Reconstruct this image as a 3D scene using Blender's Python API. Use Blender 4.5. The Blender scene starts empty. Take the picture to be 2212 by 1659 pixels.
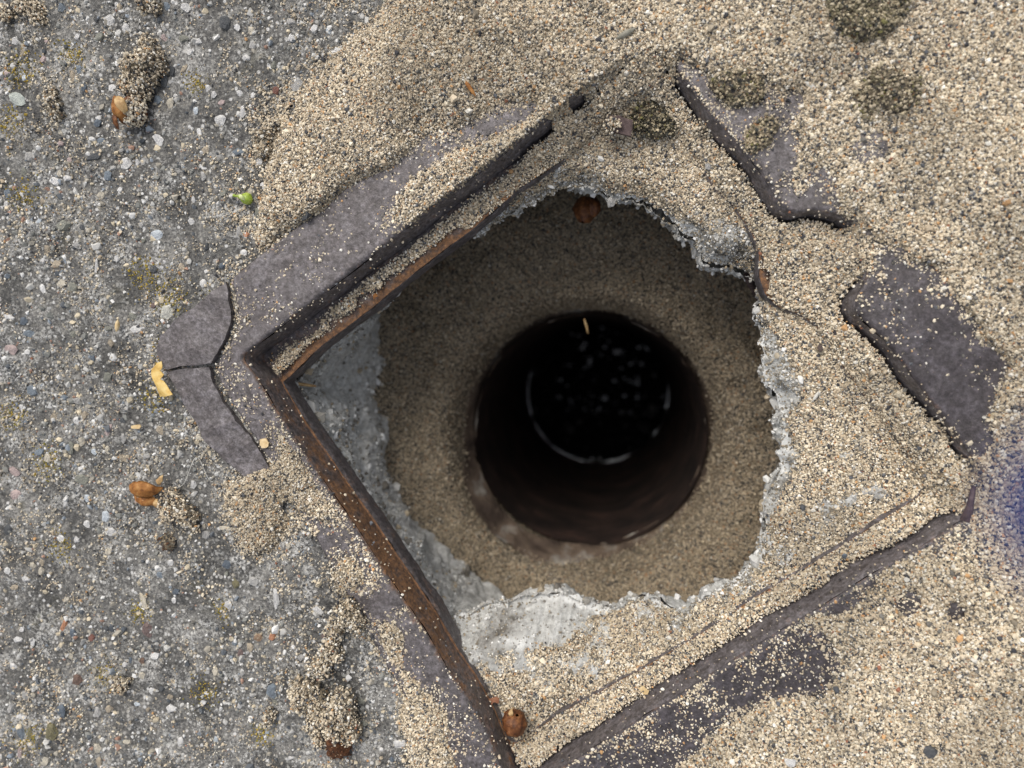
import bpy, bmesh, math, random
import numpy as np
from mathutils import Vector, Matrix, Quaternion

# ------------------------------------------------------------------ camera, world, sun, exposure
scene = bpy.context.scene
COL = scene.collection
FPX = 1598.0                      # focal length in photo units (photo 2212 x 1659)
CU, CV = 1106.0, 829.5
CAMH = 0.2285                     # lens height above the pavement, metres
nadir = Vector((213.0, 99.0, -FPX)).normalized()
QCAM = nadir.rotation_difference(Vector((0, 0, -1)))
cam = bpy.data.cameras.new('camera'); cam_o = bpy.data.objects.new('camera', cam); COL.objects.link(cam_o)
cam.sensor_width = 36.0; cam.lens = 36.0 * FPX / 2212.0
cam.clip_start = 0.003; cam.clip_end = 200.0
cam_o.location = (0, 0, CAMH); cam_o.rotation_mode = 'QUATERNION'; cam_o.rotation_quaternion = QCAM
cam.dof.use_dof = True; cam.dof.focus_distance = 0.238; cam.dof.aperture_fstop = 7.8
scene.camera = cam_o

SUN_AZ, SUN_EL = math.radians(114), math.radians(54)      # azimuth from +X, counter-clockwise
world = bpy.data.worlds.new('World'); scene.world = world; world.use_nodes = True
wn, wl = world.node_tree.nodes, world.node_tree.links
sky = wn.new('ShaderNodeTexSky'); sky.sky_type = 'NISHITA'; sky.sun_disc = False
sky.sun_elevation = SUN_EL; sky.sun_rotation = math.radians(90) - SUN_AZ
sky.air_density = 1.0; sky.dust_density = 4.0
hsv = wn.new('ShaderNodeHueSaturation'); hsv.inputs['Saturation'].default_value = 0.42   # overcast: greyer than a clear sky
wl.new(sky.outputs[0], hsv.inputs['Color'])
bg = wn['Background']; bg.inputs['Strength'].default_value = 0.125
wl.new(hsv.outputs[0], bg.inputs['Color'])
sun = bpy.data.lights.new('sun', 'SUN'); sun.energy = 1.0; sun.angle = math.radians(36); sun.color = (1.0, 0.95, 0.88)
sun_o = bpy.data.objects.new('sun', sun); COL.objects.link(sun_o)
sd = Vector((math.cos(SUN_AZ) * math.cos(SUN_EL), math.sin(SUN_AZ) * math.cos(SUN_EL), math.sin(SUN_EL)))
sun_o.rotation_mode = 'QUATERNION'; sun_o.rotation_quaternion = sd.to_track_quat('Z', 'Y'); sun_o.location = sd * 3
vs = scene.view_settings; vs.view_transform = 'Standard'; vs.look = 'None'; vs.gamma = 1.0; vs.exposure = 0.44
vs.use_curve_mapping = False

# ------------------------------------------------------------------ helpers
RNG = np.random.default_rng(7); random.seed(7)
RM = np.array(QCAM.to_matrix())
def P(u, v, z=0.0):
    u = np.asarray(u, float); v = np.asarray(v, float)
    d = np.stack([(u - CU) / FPX, -(v - CV) / FPX, -np.ones_like(u)], -1) @ RM.T
    t = (z - CAMH) / d[..., 2]
    return np.stack([d[..., 0] * t, d[..., 1] * t], -1)
def PP(pts, z=0.0):
    a = np.array(pts, float); return P(a[:, 0], a[:, 1], z)
def P3(u, v, z=0.0):
    p = P(u, v, z); return Vector((float(p[0]), float(p[1]), z))
MM = 0.001
PXM = 0.2285 / FPX               # metres per photo unit on the pavement

_lat = {}
def vnoise(x, y, s, seed=0):
    """smooth lattice noise 0..1 with feature size s (metres)"""
    if seed not in _lat: _lat[seed] = np.random.default_rng(1000 + seed).random((256, 256))
    L = _lat[seed]
    a = np.asarray(x) / s + 1000.37; b = np.asarray(y) / s + 1000.71
    i = np.floor(a).astype(int); j = np.floor(b).astype(int)
    f = a - i; g = b - j; f = f * f * (3 - 2 * f); g = g * g * (3 - 2 * g)
    i0, i1, j0, j1 = i & 255, (i + 1) & 255, j & 255, (j + 1) & 255
    return (L[i0, j0] * (1 - f) + L[i1, j0] * f) * (1 - g) + (L[i0, j1] * (1 - f) + L[i1, j1] * f) * g
def fbm(x, y, s, octs=4, seed=0, gain=0.5):
    t = 0.0; a = 1.0; n = 0.0
    for o in range(octs):
        t = t + a * vnoise(x, y, s / 2 ** o, seed + o * 13); n += a; a *= gain
    return t / n
def sstep(a, b, x):
    t = np.clip((x - a) / (b - a), 0, 1); return t * t * (3 - 2 * t)
def inside(poly, x, y):
    r = np.zeros(np.shape(x), bool); n = len(poly); j = n - 1
    for i in range(n):
        xi, yi = poly[i]; xj, yj = poly[j]
        if yi != yj:
            r ^= ((yi > y) != (yj > y)) & (x < (xj - xi) * (y - yi) / (yj - yi) + xi)
        j = i
    return r

def new_mesh(name, verts, faces, mat=None, smooth=True):
    me = bpy.data.meshes.new(name)
    v = np.asarray(verts, np.float32); f = np.asarray(faces, np.int32)
    if f.ndim == 2 and len(f):
        k = f.shape[1]
        me.vertices.add(len(v)); me.vertices.foreach_set('co', v.ravel())
        me.loops.add(f.size); me.loops.foreach_set('vertex_index', f.ravel())
        me.polygons.add(len(f)); me.polygons.foreach_set('loop_start', np.arange(0, f.size, k, dtype=np.int32))
        me.polygons.foreach_set('loop_total', np.full(len(f), k, np.int32))
        me.update(calc_edges=True)
    else:
        me.from_pydata([tuple(q) for q in v], [], [tuple(q) for q in faces]); me.update()
    if smooth: me.polygons.foreach_set('use_smooth', np.ones(len(me.polygons), bool))
    if mat: me.materials.append(mat)
    return me
def fattr(me, name, val):
    a = me.attributes.new(name, 'FLOAT', 'POINT'); a.data.foreach_set('value', np.asarray(val, np.float32).ravel())
def obj(name, me, parent=None, label=None, cat=None, group=None, kind=None):
    o = bpy.data.objects.new(name, me); COL.objects.link(o)
    if parent: o.parent = parent
    tag(o, label, cat, group, kind); return o
def tag(o, label=None, cat=None, group=None, kind=None):
    if label: o['label'] = label
    if cat: o['category'] = cat
    if group: o['group'] = group
    if kind: o['kind'] = kind
    return o
def empty(name, label, cat, group=None, kind=None, loc=(0, 0, 0)):
    o = bpy.data.objects.new(name, None); COL.objects.link(o); o.empty_display_size = 0.01; o.location = loc
    return tag(o, label, cat, group, kind)

# ------------------------------------------------------------------ materials
def material(name):
    m = bpy.data.materials.new(name); m.use_nodes = True
    return m, m.node_tree.nodes, m.node_tree.links, m.node_tree.nodes['Principled BSDF']
def N(nodes, t, **kw):
    n = nodes.new(t)
    for k, v in kw.items():
        if k.startswith('i_'):
            key = k[2:]; key = int(key) if key.isdigit() else key.replace('_', ' ')
            n.inputs[key].default_value = v
        else: setattr(n, k, v)
    return n
def ramp(nodes, stops, interp='LINEAR'):
    r = nodes.new('ShaderNodeValToRGB'); e = r.color_ramp.elements; r.color_ramp.interpolation = interp
    while len(e) < len(stops): e.new(0.5)
    for k, (p, c) in enumerate(stops):
        e[k].position = p; e[k].color = (*c, 1) if len(c) == 3 else c
    return r
def coord(nodes): return N(nodes, 'ShaderNodeTexCoord').outputs['Object']
def noise(nodes, links, co, scale, detail=4, rough=0.55):
    n = N(nodes, 'ShaderNodeTexNoise', i_Scale=scale, i_Detail=detail, i_Roughness=rough); links.new(co, n.inputs['Vector']); return n.outputs['Fac']
def mix(nodes, links, fac, a, b, mode='MIX'):
    m = N(nodes, 'ShaderNodeMix', data_type='RGBA', blend_type=mode)
    for s, val in ((m.inputs[0], fac), (m.inputs[6], a), (m.inputs[7], b)):
        if hasattr(val, 'links') or isinstance(val, bpy.types.NodeSocket): links.new(val, s)
        elif isinstance(val, (int, float)): s.default_value = val
        else: s.default_value = (*val, 1) if len(val) == 3 else val
    return m.outputs[2]
def bump(nodes, links, h, strength, dist, bsdf, prev=None):
    b = N(nodes, 'ShaderNodeBump', i_Strength=strength, i_Distance=dist); links.new(h, b.inputs['Height'])
    if prev is not None: links.new(prev, b.inputs['Normal'])
    links.new(b.outputs[0], bsdf.inputs['Normal']); return b.outputs[0]

def mat_grain(name, rough=0.75):
    m, n, l, b = material(name)
    a = N(n, 'ShaderNodeAttribute', attribute_type='INSTANCER', attribute_name='col')
    l.new(a.outputs['Color'], b.inputs['Base Color']); b.inputs['Roughness'].default_value = rough
    b.inputs['Specular IOR Level'].default_value = 0.35
    return m
def mat_simple(name, stops, scale, rough=0.8, bscale=None, bstr=0.4, bdist=0.0003, detail=5, spec=0.35, sss=0):
    m, n, l, b = material(name); co = coord(n)
    f = noise(n, l, co, scale, detail); r = ramp(n, stops); l.new(f, r.inputs[0])
    l.new(r.outputs[0], b.inputs['Base Color']); b.inputs['Roughness'].default_value = rough
    b.inputs['Specular IOR Level'].default_value = spec
    if bscale: bump(n, l, noise(n, l, co, bscale, 5, 0.6), bstr, bdist, b)
    if sss:
        b.inputs['Subsurface Weight'].default_value = sss; b.inputs['Subsurface Radius'].default_value = (1, .5, .25)
        b.inputs['Subsurface Scale'].default_value = 0.0008
    return m

M = {}
M['grain'] = mat_grain('sand_grain')
# sand bed: cells of grain colours, for the ground between and beyond the single grains
def mat_sandbed(name, dark=1.0):
    m, n, l, b = material(name); co = coord(n)
    v = N(n, 'ShaderNodeTexVoronoi', i_Scale=1500.0); l.new(co, v.inputs['Vector'])
    sep = N(n, 'ShaderNodeSeparateColor'); l.new(v.outputs['Color'], sep.inputs[0])
    d = dark
    r = ramp(n, [(0.0, (0.04 * d, 0.04 * d, 0.042 * d)), (0.14, (0.13 * d, 0.115 * d, 0.095 * d)), (0.34, (0.27 * d, 0.215 * d, 0.145 * d)),
                 (0.62, (0.42 * d, 0.345 * d, 0.235 * d)), (0.9, (0.56 * d, 0.48 * d, 0.36 * d)), (0.96, (0.45 * d, 0.25 * d, 0.12 * d))], 'CONSTANT')
    l.new(sep.outputs[0], r.inputs[0])
    big = noise(n, l, co, 60, 4); rb = ramp(n, [(0.3, (0.72, 0.70, 0.66)), (0.65, (1, 1, 1))]); l.new(big, rb.inputs[0])
    l.new(mix(n, l, 1.0, r.outputs[0], rb.outputs[0], 'MULTIPLY'), b.inputs['Base Color'])
    b.inputs['Roughness'].default_value = 0.9
    bump(n, l, v.outputs['Distance'], 0.7, 0.0004, b)
    return m
M['sandbed'] = mat_sandbed('sand_bed', 1.2)
M['silt'] = mat_sandbed('silt', 0.75)

def mat_iron():
    m, n, l, b = material('cast_iron'); co = coord(n)
    big = noise(n, l, co, 45, 5, 0.6); fine = noise(n, l, co, 750, 6, 0.75); mid = noise(n, l, co, 210, 6, 0.75)
    c1 = ramp(n, [(0.28, (0.066, 0.055, 0.052)), (0.5, (0.110, 0.097, 0.096)), (0.72, (0.19, 0.175, 0.178))]); l.new(mid, c1.inputs[0])
    c2 = ramp(n, [(0.35, (0.50, 0.47, 0.46)), (0.5, (1.0, 1.0, 1.0)), (0.64, (1.75, 1.75, 1.82))]); l.new(fine, c2.inputs[0])
    base = mix(n, l, 1.0, c1.outputs[0], c2.outputs[0], 'MULTIPLY')
    cr = ramp(n, [(0.30, (0.050, 0.030, 0.022)), (0.44, (0.125, 0.068, 0.038)), (0.58, (0.25, 0.125, 0.055)), (0.72, (0.42, 0.23, 0.11))]); l.new(fine, cr.inputs[0])
    at = N(n, 'ShaderNodeAttribute', attribute_name='rust')
    # rust spreads irregularly from where it started
    s = N(n, 'ShaderNodeMath', operation='ADD'); l.new(at.outputs['Fac'], s.inputs[0])
    s2 = N(n, 'ShaderNodeMath', operation='MULTIPLY_ADD', i_1=1.5, i_2=-0.78); l.new(mid, s2.inputs[0]); l.new(s2.outputs[0], s.inputs[1])
    rr = ramp(n, [(0.32, (0, 0, 0)), (0.62, (1, 1, 1))]); l.new(s.outputs[0], rr.inputs[0])
    dull = N(n, 'ShaderNodeAttribute', attribute_name='damp')  # not moisture: weaker sky reflection on some plates, painted as darker iron
    base = mix(n, l, dull.outputs['Fac'], base, mix(n, l, 1.0, base, (0.52, 0.50, 0.53), 'MULTIPLY'))
    l.new(mix(n, l, rr.outputs[0], base, cr.outputs[0]), b.inputs['Base Color'])
    ro = ramp(n, [(0.0, (0.5, 0.5, 0.5)), (1.0, (0.85, 0.85, 0.85))]); l.new(rr.outputs[0], ro.inputs[0]); l.new(ro.outputs[0], b.inputs['Roughness'])
    b.inputs['Metallic'].default_value = 0.15; b.inputs['Specular IOR Level'].default_value = 0.6
    p = bump(n, l, fine, 0.55, 0.0005, b); bump(n, l, noise(n, l, co, 1400, 3), 0.35, 0.0002, b, p)
    return m
M['iron'] = mat_iron()

def mat_pavement():
    m, n, l, b = material('worn_concrete'); co = coord(n)
    big = noise(n, l, co, 48, 6, 0.68); mid = noise(n, l, co, 170, 6, 0.7); fine = noise(n, l, co, 1000, 6, 0.8)
    c = ramp(n, [(0.33, (0.048, 0.047, 0.045)), (0.50, (0.125, 0.121, 0.113)), (0.66, (0.26, 0.252, 0.235))]); l.new(big, c.inputs[0])
    cf = ramp(n, [(0.30, (0.22, 0.22, 0.22)), (0.48, (0.85, 0.85, 0.85)), (0.62, (1.9, 1.88, 1.8)), (0.72, (3.2, 3.1, 2.9))]); l.new(fine, cf.inputs[0])
    base = mix(n, l, 1.0, c.outputs[0], cf.outputs[0], 'MULTIPLY')
    # chips of sand and crushed stone in the binder
    v = N(n, 'ShaderNodeTexVoronoi', i_Scale=620.0, i_Randomness=1.0); l.new(co, v.inputs['Vector'])
    sep = N(n, 'ShaderNodeSeparateColor'); l.new(v.outputs['Color'], sep.inputs[0])
    pick = ramp(n, [(0.0, (0, 0, 0)), (0.60, (0, 0, 0)), (0.61, (1, 1, 1))], 'CONSTANT'); l.new(sep.outputs[0], pick.inputs[0])
    shape = ramp(n, [(0.28, (1, 1, 1)), (0.45, (0, 0, 0))]); l.new(v.outputs['Distance'], shape.inputs[0])
    chip = ramp(n, [(0.0, (0.10, 0.105, 0.11)), (0.25, (0.19, 0.18, 0.155)), (0.5, (0.28, 0.27, 0.245)), (0.75, (0.42, 0.405, 0.37)), (0.9, (0.60, 0.59, 0.565))]); l.new(sep.outputs[1], chip.inputs[0])
    k = mix(n, l, 1.0, pick.outputs[0], shape.outputs[0], 'MULTIPLY')
    base = mix(n, l, k, base, chip.outputs[0])
    # whitish lime bloom in patches
    lime = noise(n, l, co, 85, 7, 0.78); lr = ramp(n, [(0.50, (0, 0, 0)), (0.60, (1, 1, 1))]); l.new(lime, lr.inputs[0])
    lf = ramp(n, [(0.45, (0, 0, 0)), (0.6, (1, 1, 1))]); l.new(fine, lf.inputs[0])
    base = mix(n, l, mix(n, l, 1.0, lr.outputs[0], lf.outputs[0], 'MULTIPLY'), base, (0.62, 0.61, 0.575))
    # olive algae stain
    al = noise(n, l, co, 38, 5, 0.7); ar = ramp(n, [(0.60, (0, 0, 0)), (0.74, (0.55, 0.55, 0.55))]); l.new(al, ar.inputs[0])
    base = mix(n, l, ar.outputs[0], base, (0.075, 0.068, 0.028))
    l.new(base, b.inputs['Base Color']); b.inputs['Roughness'].default_value = 0.9
    p = bump(n, l, mid, 0.7, 0.0012, b); bump(n, l, fine, 0.8, 0.0006, b, p)
    return m
M['pavement'] = mat_pavement()

def mat_stone():
    m, n, l, b = material('pebble'); co = coord(n)
    oi = N(n, 'ShaderNodeObjectInfo'); f = noise(n, l, co, 3.5, 6, 0.7)
    r = ramp(n, [(0.3, (0.62, 0.62, 0.64)), (0.6, (1.1, 1.09, 1.06))]); l.new(f, r.inputs[0])
    l.new(mix(n, l, 1.0, oi.outputs['Color'], r.outputs[0], 'MULTIPLY'), b.inputs['Base Color'])
    b.inputs['Roughness'].default_value = 0.7
    bump(n, l, noise(n, l, co, 9, 5), 0.4, 0.05, b)
    return m
M['stone'] = mat_stone()

def mat_concrete(name, lo, mid_, hi, dirt=(0.05, 0.043, 0.033)):
    m, n, l, b = material(name); co = coord(n)
    big = noise(n, l, co, 55, 6, 0.7); fine = noise(n, l, co, 480, 6, 0.75)
    c = ramp(n, [(0.3, lo), (0.5, mid_), (0.7, hi)]); l.new(fine, c.inputs[0])
    at = N(n, 'ShaderNodeAttribute', attribute_name='white'); ad = N(n, 'ShaderNodeAttribute', attribute_name='dirt')
    s = N(n, 'ShaderNodeMath', operation='ADD'); l.new(ad.outputs['Fac'], s.inputs[0])
    s2 = N(n, 'ShaderNodeMath', operation='MULTIPLY_ADD', i_1=1.6, i_2=-0.8); l.new(big, s2.inputs[0]); l.new(s2.outputs[0], s.inputs[1])
    dr = ramp(n, [(0.35, (0, 0, 0)), (0.7, (1, 1, 1))]); l.new(s.outputs[0], dr.inputs[0])
    wsum = N(n, 'ShaderNodeMath', operation='ADD'); l.new(at.outputs['Fac'], wsum.inputs[0]); l.new(s2.outputs[0], wsum.inputs[1])
    wr = ramp(n, [(0.45, (0, 0, 0)), (0.75, (1, 1, 1))]); l.new(wsum.outputs[0], wr.inputs[0])
    dc = ramp(n, [(0.35, dirt), (0.65, tuple(3.2 * q for q in dirt))]); l.new(fine, dc.inputs[0])
    col = mix(n, l, dr.outputs[0], c.outputs[0], dc.outputs[0])
    col = mix(n, l, wr.outputs[0], col, (0.66, 0.66, 0.63))
    l.new(col, b.inputs['Base Color']); b.inputs['Roughness'].default_value = 0.9
    p = bump(n, l, big, 0.5, 0.002, b); bump(n, l, fine, 0.7, 0.0006, b, p)
    return m
M['concrete'] = mat_concrete('broken_concrete', (0.24, 0.235, 0.215), (0.47, 0.465, 0.435), (0.66, 0.66, 0.63))
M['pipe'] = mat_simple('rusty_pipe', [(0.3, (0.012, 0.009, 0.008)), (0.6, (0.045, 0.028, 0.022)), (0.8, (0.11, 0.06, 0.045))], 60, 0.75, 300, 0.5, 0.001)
m, n, l, b = material('dark_water'); co = coord(n)
b.inputs['Base Color'].default_value = (0.006, 0.006, 0.007, 1); b.inputs['Roughness'].default_value = 0.05; b.inputs['Specular IOR Level'].default_value = 0.5
wr_ = ramp(n, [(0.38, (0, 0, 0)), (0.60, (1, 1, 1))]); l.new(noise(n, l, co, 80, 6, 0.7), wr_.inputs[0]); bump(n, l, wr_.outputs[0], 1.0, 0.0035, b); M['water'] = m

# ------------------------------------------------------------------ traced outlines (photo units), turned into ground-plane shapes
ZFL, ZLED, ZLIP = 0.0008, -0.0115, -0.021
T1 = [(522, 778), (524, 768), (540, 755), (746, 597), (931, 449), (1035, 370), (1130, 297), (1317, 149), (1395, 92), (1418, 92), (1434, 110),
      (1497, 195), (1539, 252), (1570, 283), (1637, 361), (1694, 449), (1718, 462), (1762, 453), (1811, 462), (1838, 478), (1873, 517), (1887, 560),
      (1868, 612), (1850, 640), (1850, 668), (1870, 694), (1911, 734), (1963, 801), (2110, 1000), (2132, 1040), (2136, 1068), (2120, 1092), (2094, 1116), (1994, 1183),
      (1884, 1243), (1764, 1319), (1674, 1373), (1591, 1423), (1524, 1466), (1474, 1499), (1230, 1650), (1150, 1702), (1125, 1710), (1108, 1700),
      (1083, 1659), (1052, 1584), (1012, 1512), (968, 1450), (914, 1358), (843, 1256), (772, 1147), (705, 1052), (629, 940), (594, 884), (552, 812)]
T2 = [(606, 826), (621, 818), (693, 748), (812, 658), (901, 584), (976, 528), (1020, 496), (1050, 469), (1121, 409), (1217, 344), (1360, 225), (1395, 212), (1420, 228),
      (1548, 407), (1590, 454), (1626, 506), (1639, 537), (1639, 599), (1652, 635), (1683, 664), (1724, 677), (1760, 700), (1800, 760), (1985, 1020), (1995, 1050), (1985, 1072),
      (1800, 1190), (1634, 1288), (1514, 1369), (1400, 1437), (1304, 1489), (1204, 1545), (1150, 1582), (1118, 1606), (1100, 1600),
      (1056, 1540), (1018, 1488), (982, 1423), (914, 1313), (867, 1240), (819, 1170), (772, 1099), (724, 1023), (669, 936), (638, 888), (615, 850)]
RIM = [(560, 830), (700, 700), (980, 500), (1000, 508), (1030, 503), (1060, 476), (1090, 457), (1130, 442), (1180, 419), (1215, 406), (1250, 402), (1285, 409), (1320, 429), (1345, 436),
       (1385, 442), (1410, 457), (1440, 477), (1480, 512), (1510, 527), (1550, 552), (1590, 577), (1612, 592), (1637, 604), (1643, 640), (1640, 660), (1653, 700),
       (1648, 740), (1655, 800), (1665, 850), (1685, 920), (1697, 960), (1690, 1000), (1680, 1030), (1665, 1070), (1650, 1110), (1637, 1150), (1640, 1190),
       (1602, 1240), (1560, 1265), (1540, 1280), (1502, 1300), (1488, 1325), (1450, 1322), (1420, 1307), (1380, 1306), (1340, 1326), (1290, 1330), (1250, 1316),
       (1200, 1304), (1150, 1303), (1090, 1312), (1040, 1320), (985, 1335), (900, 1400), (700, 1200), (560, 950)]
OUT = [(500, 600), (507, 640), (512, 680), (507, 716), (492, 746), (470, 780), (465, 800), (480, 838), (497, 865), (522, 905), (550, 945), (577, 990), (612, 1045), (652, 1110),
       (690, 1180), (740, 1270), (800, 1380), (870, 1500), (930, 1610), (985, 1710), (1060, 1860), (1120, 1930), (1200, 1900), (2320, 1230), (2420, 1140), (2430, 1040), (2350, 900), (1620, -120), (1540, -190), (1430, -150), (900, 280)]
CXY = P(1310, 880, 0.0)
NTH = 1200
TH = np.linspace(0, 2 * math.pi, NTH, endpoint=False)
def radial(poly, th):
    """distance from CXY to the outline in direction th (outlines are star-shaped about CXY)"""
    q = np.asarray(poly) - CXY; r = np.full(len(th), 1e9)
    dx, dy = np.cos(th), np.sin(th)
    for a, b in zip(q, np.roll(q, -1, 0)):
        e = b - a; den = dx * e[1] - dy * e[0]
        with np.errstate(divide='ignore', invalid='ignore'):
            t = (a[0] * e[1] - a[1] * e[0]) / den; s = (a[0] * dy - a[1] * dx) / den
        ok = (t > 0) & (s >= -1e-9) & (s <= 1 + 1e-9)
        r = np.where(ok & (t < r), t, r)
    return r
def csmooth(r, k):
    ker = np.ones(2 * k + 1) / (2 * k + 1); return np.convolve(np.concatenate([r[-k:], r, r[:k]]), ker, 'valid')
rT1 = csmooth(radial(PP(T1, ZFL), TH), 2); rT2 = csmooth(radial(PP(T2, ZLED), TH), 2)
rO = csmooth(radial(PP(OUT, 0.0), TH), 2); rRim = radial(PP(RIM, -0.020), TH)
PIPE_R = 0.0555; ZPIPE = -0.086; ZFLOOR = -0.077; ZWATER = -0.350
PC = P(1266, 948, ZPIPE)
tc = np.linspace(0, 2 * math.pi, 256, endpoint=False)
circ = lambda r: np.stack([PC[0] + r * np.cos(tc), PC[1] + r * np.sin(tc)], -1)
rF0 = radial(circ(0.083), TH); rF1 = radial(circ(0.118), TH); rPipe = radial(circ(PIPE_R), TH)
left = sstep(-0.002, 0.004, rRim - rT2)          # 1 where the iron itself bounds the hole
rC1 = np.minimum(rRim, rT2 + 0.0025) + (fbm(CXY[0] + rRim * np.cos(TH), CXY[1] + rRim * np.sin(TH), 0.006, 4, 5) - 0.5) * 0.0042 * (1 - left) + (fbm(CXY[0] + rRim * np.cos(TH), CXY[1] + rRim * np.sin(TH), 0.013, 2, 6) - 0.5) * 0.005 * (1 - left) + (fbm(CXY[0] + rRim * np.cos(TH), CXY[1] + rRim * np.sin(TH), 0.0018, 3, 8, .7) - 0.5) * 0.0010 * (1 - left)
angpx = lambda u, v: math.atan2(P(u, v, -0.02)[1] - CXY[1], P(u, v, -0.02)[0] - CXY[0])
def bumpang(u, v, w):
    d = np.abs((TH - angpx(u, v) + math.pi) % (2 * math.pi) - math.pi); return np.exp(-(d / w) ** 2)
bot = np.clip(bumpang(1150, 1330, 0.35) + bumpang(1330, 1330, 0.2), 0, 1)
fwid = 0.0055 + 0.010 * bot + 0.003 * bumpang(1600, 560, 0.15)
zC1 = -0.0195 - 0.011 * bot - 0.004 * bumpang(1600, 560, 0.2); zC1 = zC1 * (1 - left) + (-0.0225) * left
zC0 = -0.0142 * (1 - left) + (-0.0222) * left
FLOORQ = [(930, 440), (848, 560), (836, 690), (846, 860), (856, 1000), (925, 1125), (1000, 1205), (1130, 1285), (1300, 1345), (1500, 1360), (1680, 1300), (1860, 1050), (1860, 650), (1640, 330), (1250, 250)]
rF = csmooth(radial(PP(FLOORQ, ZFLOOR), TH), 14)
def interp_th(arr, x, y):
    a = np.mod(np.arctan2(y - CXY[1], x - CXY[0]), 2 * math.pi) / (2 * math.pi) * NTH
    i = np.floor(a).astype(int) % NTH; f = a - np.floor(a)
    return arr[i] * (1 - f) + arr[(i + 1) % NTH] * f
def collar_z(x, y):
    r = np.hypot(x - CXY[0], y - CXY[1]); d = r - interp_th(rC1, x, y)
    t = sstep(0, 1, d / interp_th(fwid, x, y))
    return interp_th(zC1, x, y) * (1 - t) + interp_th(zC0, x, y) * t

def loft(name, rows, mat, parent, attrs=None, disp=None, closed=True):
    """rows: list of (r array, z array or number) about CXY -> one quad sheet"""
    n = len(rows); V = np.zeros((n, NTH, 3))
    for k, (r, z) in enumerate(rows):
        V[k, :, 0] = CXY[0] + r * np.cos(TH); V[k, :, 1] = CXY[1] + r * np.sin(TH); V[k, :, 2] = z
    if disp is not None: V = disp(V)
    i = np.arange(n - 1)[:, None]; j = np.arange(NTH)[None, :]
    a = i * NTH + j; b_ = i * NTH + (j + 1) % NTH
    F = np.stack([a, b_, b_ + NTH, a + NTH], -1).reshape(-1, 4)
    # rows run outwards -> inwards and down, so flip for upward normals
    me = new_mesh(name, V.reshape(-1, 3), F[:, ::1], mat)
    for k, v in (attrs or {}).items(): fattr(me, k, np.broadcast_to(v, (n, NTH)) if np.ndim(v) < 2 else v)
    return obj(name, me, parent), V
def lerp_rows(ra, za, rb, zb, n, fr=lambda t: t, fz=lambda t: t, skip=0):
    t = np.linspace(0, 1, n)[skip:]
    return [(ra + (rb - ra) * fr(x), za + (np.asarray(zb) - za) * fz(x)) for x in t]

# ------------------------------------------------------------------ raster of the near field (sand cover)
X0, X1, Y0, Y1 = -0.235, 0.175, -0.175, 0.145; RES = 0.0005
gx = np.arange(X0, X1, RES); gy = np.arange(Y0, Y1, RES); GX, GY = np.meshgrid(gx, gy)
def boxblur(a, r):
    for ax in (0, 1):
        c = np.cumsum(np.pad(a, [(r + 1, r) if k == ax else (0, 0) for k in (0, 1)], mode='edge'), axis=ax)
        n = a.shape[ax]
        hi = np.take(c, np.arange(n) + 2 * r + 1, ax); lo = np.take(c, np.arange(n), ax); a = (hi - lo) / (2 * r + 1)
    return a
def paint(arr, poly, val, z=0.001, feather=2):
    q = PP(poly, z)
    x0, y0 = q.min(0) - 0.006; x1, y1 = q.max(0) + 0.006
    i0, i1 = max(0, int((x0 - X0) / RES)), min(len(gx), int((x1 - X0) / RES) + 1)
    j0, j1 = max(0, int((y0 - Y0) / RES)), min(len(gy), int((y1 - Y0) / RES) + 1)
    if i1 <= i0 or j1 <= j0: return
    m = inside(q, GX[j0:j1, i0:i1], GY[j0:j1, i0:i1]).astype(float)
    if feather: m = boxblur(boxblur(m, feather), feather)
    arr[j0:j1, i0:i1] = arr[j0:j1, i0:i1] * (1 - m) + val * m
def sample(arr, x, y):
    a = np.clip((x - X0) / RES, 0, len(gx) - 1.001); b = np.clip((y - Y0) / RES, 0, len(gy) - 1.001)
    i = a.astype(int); j = b.astype(int); f = a - i; g = b - j
    return (arr[j, i] * (1 - f) + arr[j, i + 1] * f) * (1 - g) + (arr[j + 1, i] * (1 - f) + arr[j + 1, i + 1] * f) * g

DO = np.full(GX.shape, 0.045)
SAND_ALL = [(905, -400), (870, 0), (812, 50), (735, 125), (655, 190), (600, 265), (585, 340), (572, 420), (560, 500), (546, 545), (500, 600), (700, 690), (1300, 760), (1800, 1200),
            (1210, 1640), (1090, 1640), (1060, 1700), (1000, 2100), (2900, 2100), (2900, -400)]
paint(DO, SAND_ALL, 1.0, feather=13)
paint(DO, [(700, -100), (880, -100), (640, 210), (590, 300), (560, 430), (530, 540), (480, 520), (520, 300), (600, 180)], 0.16, feather=10)
paint(DO, [(905, -400), (870, 0), (812, 50), (735, 125), (655, 190), (600, 265), (585, 340), (572, 420), (560, 500), (546, 545), (700, 520), (1000, 200)], 1.0, feather=13)
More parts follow.
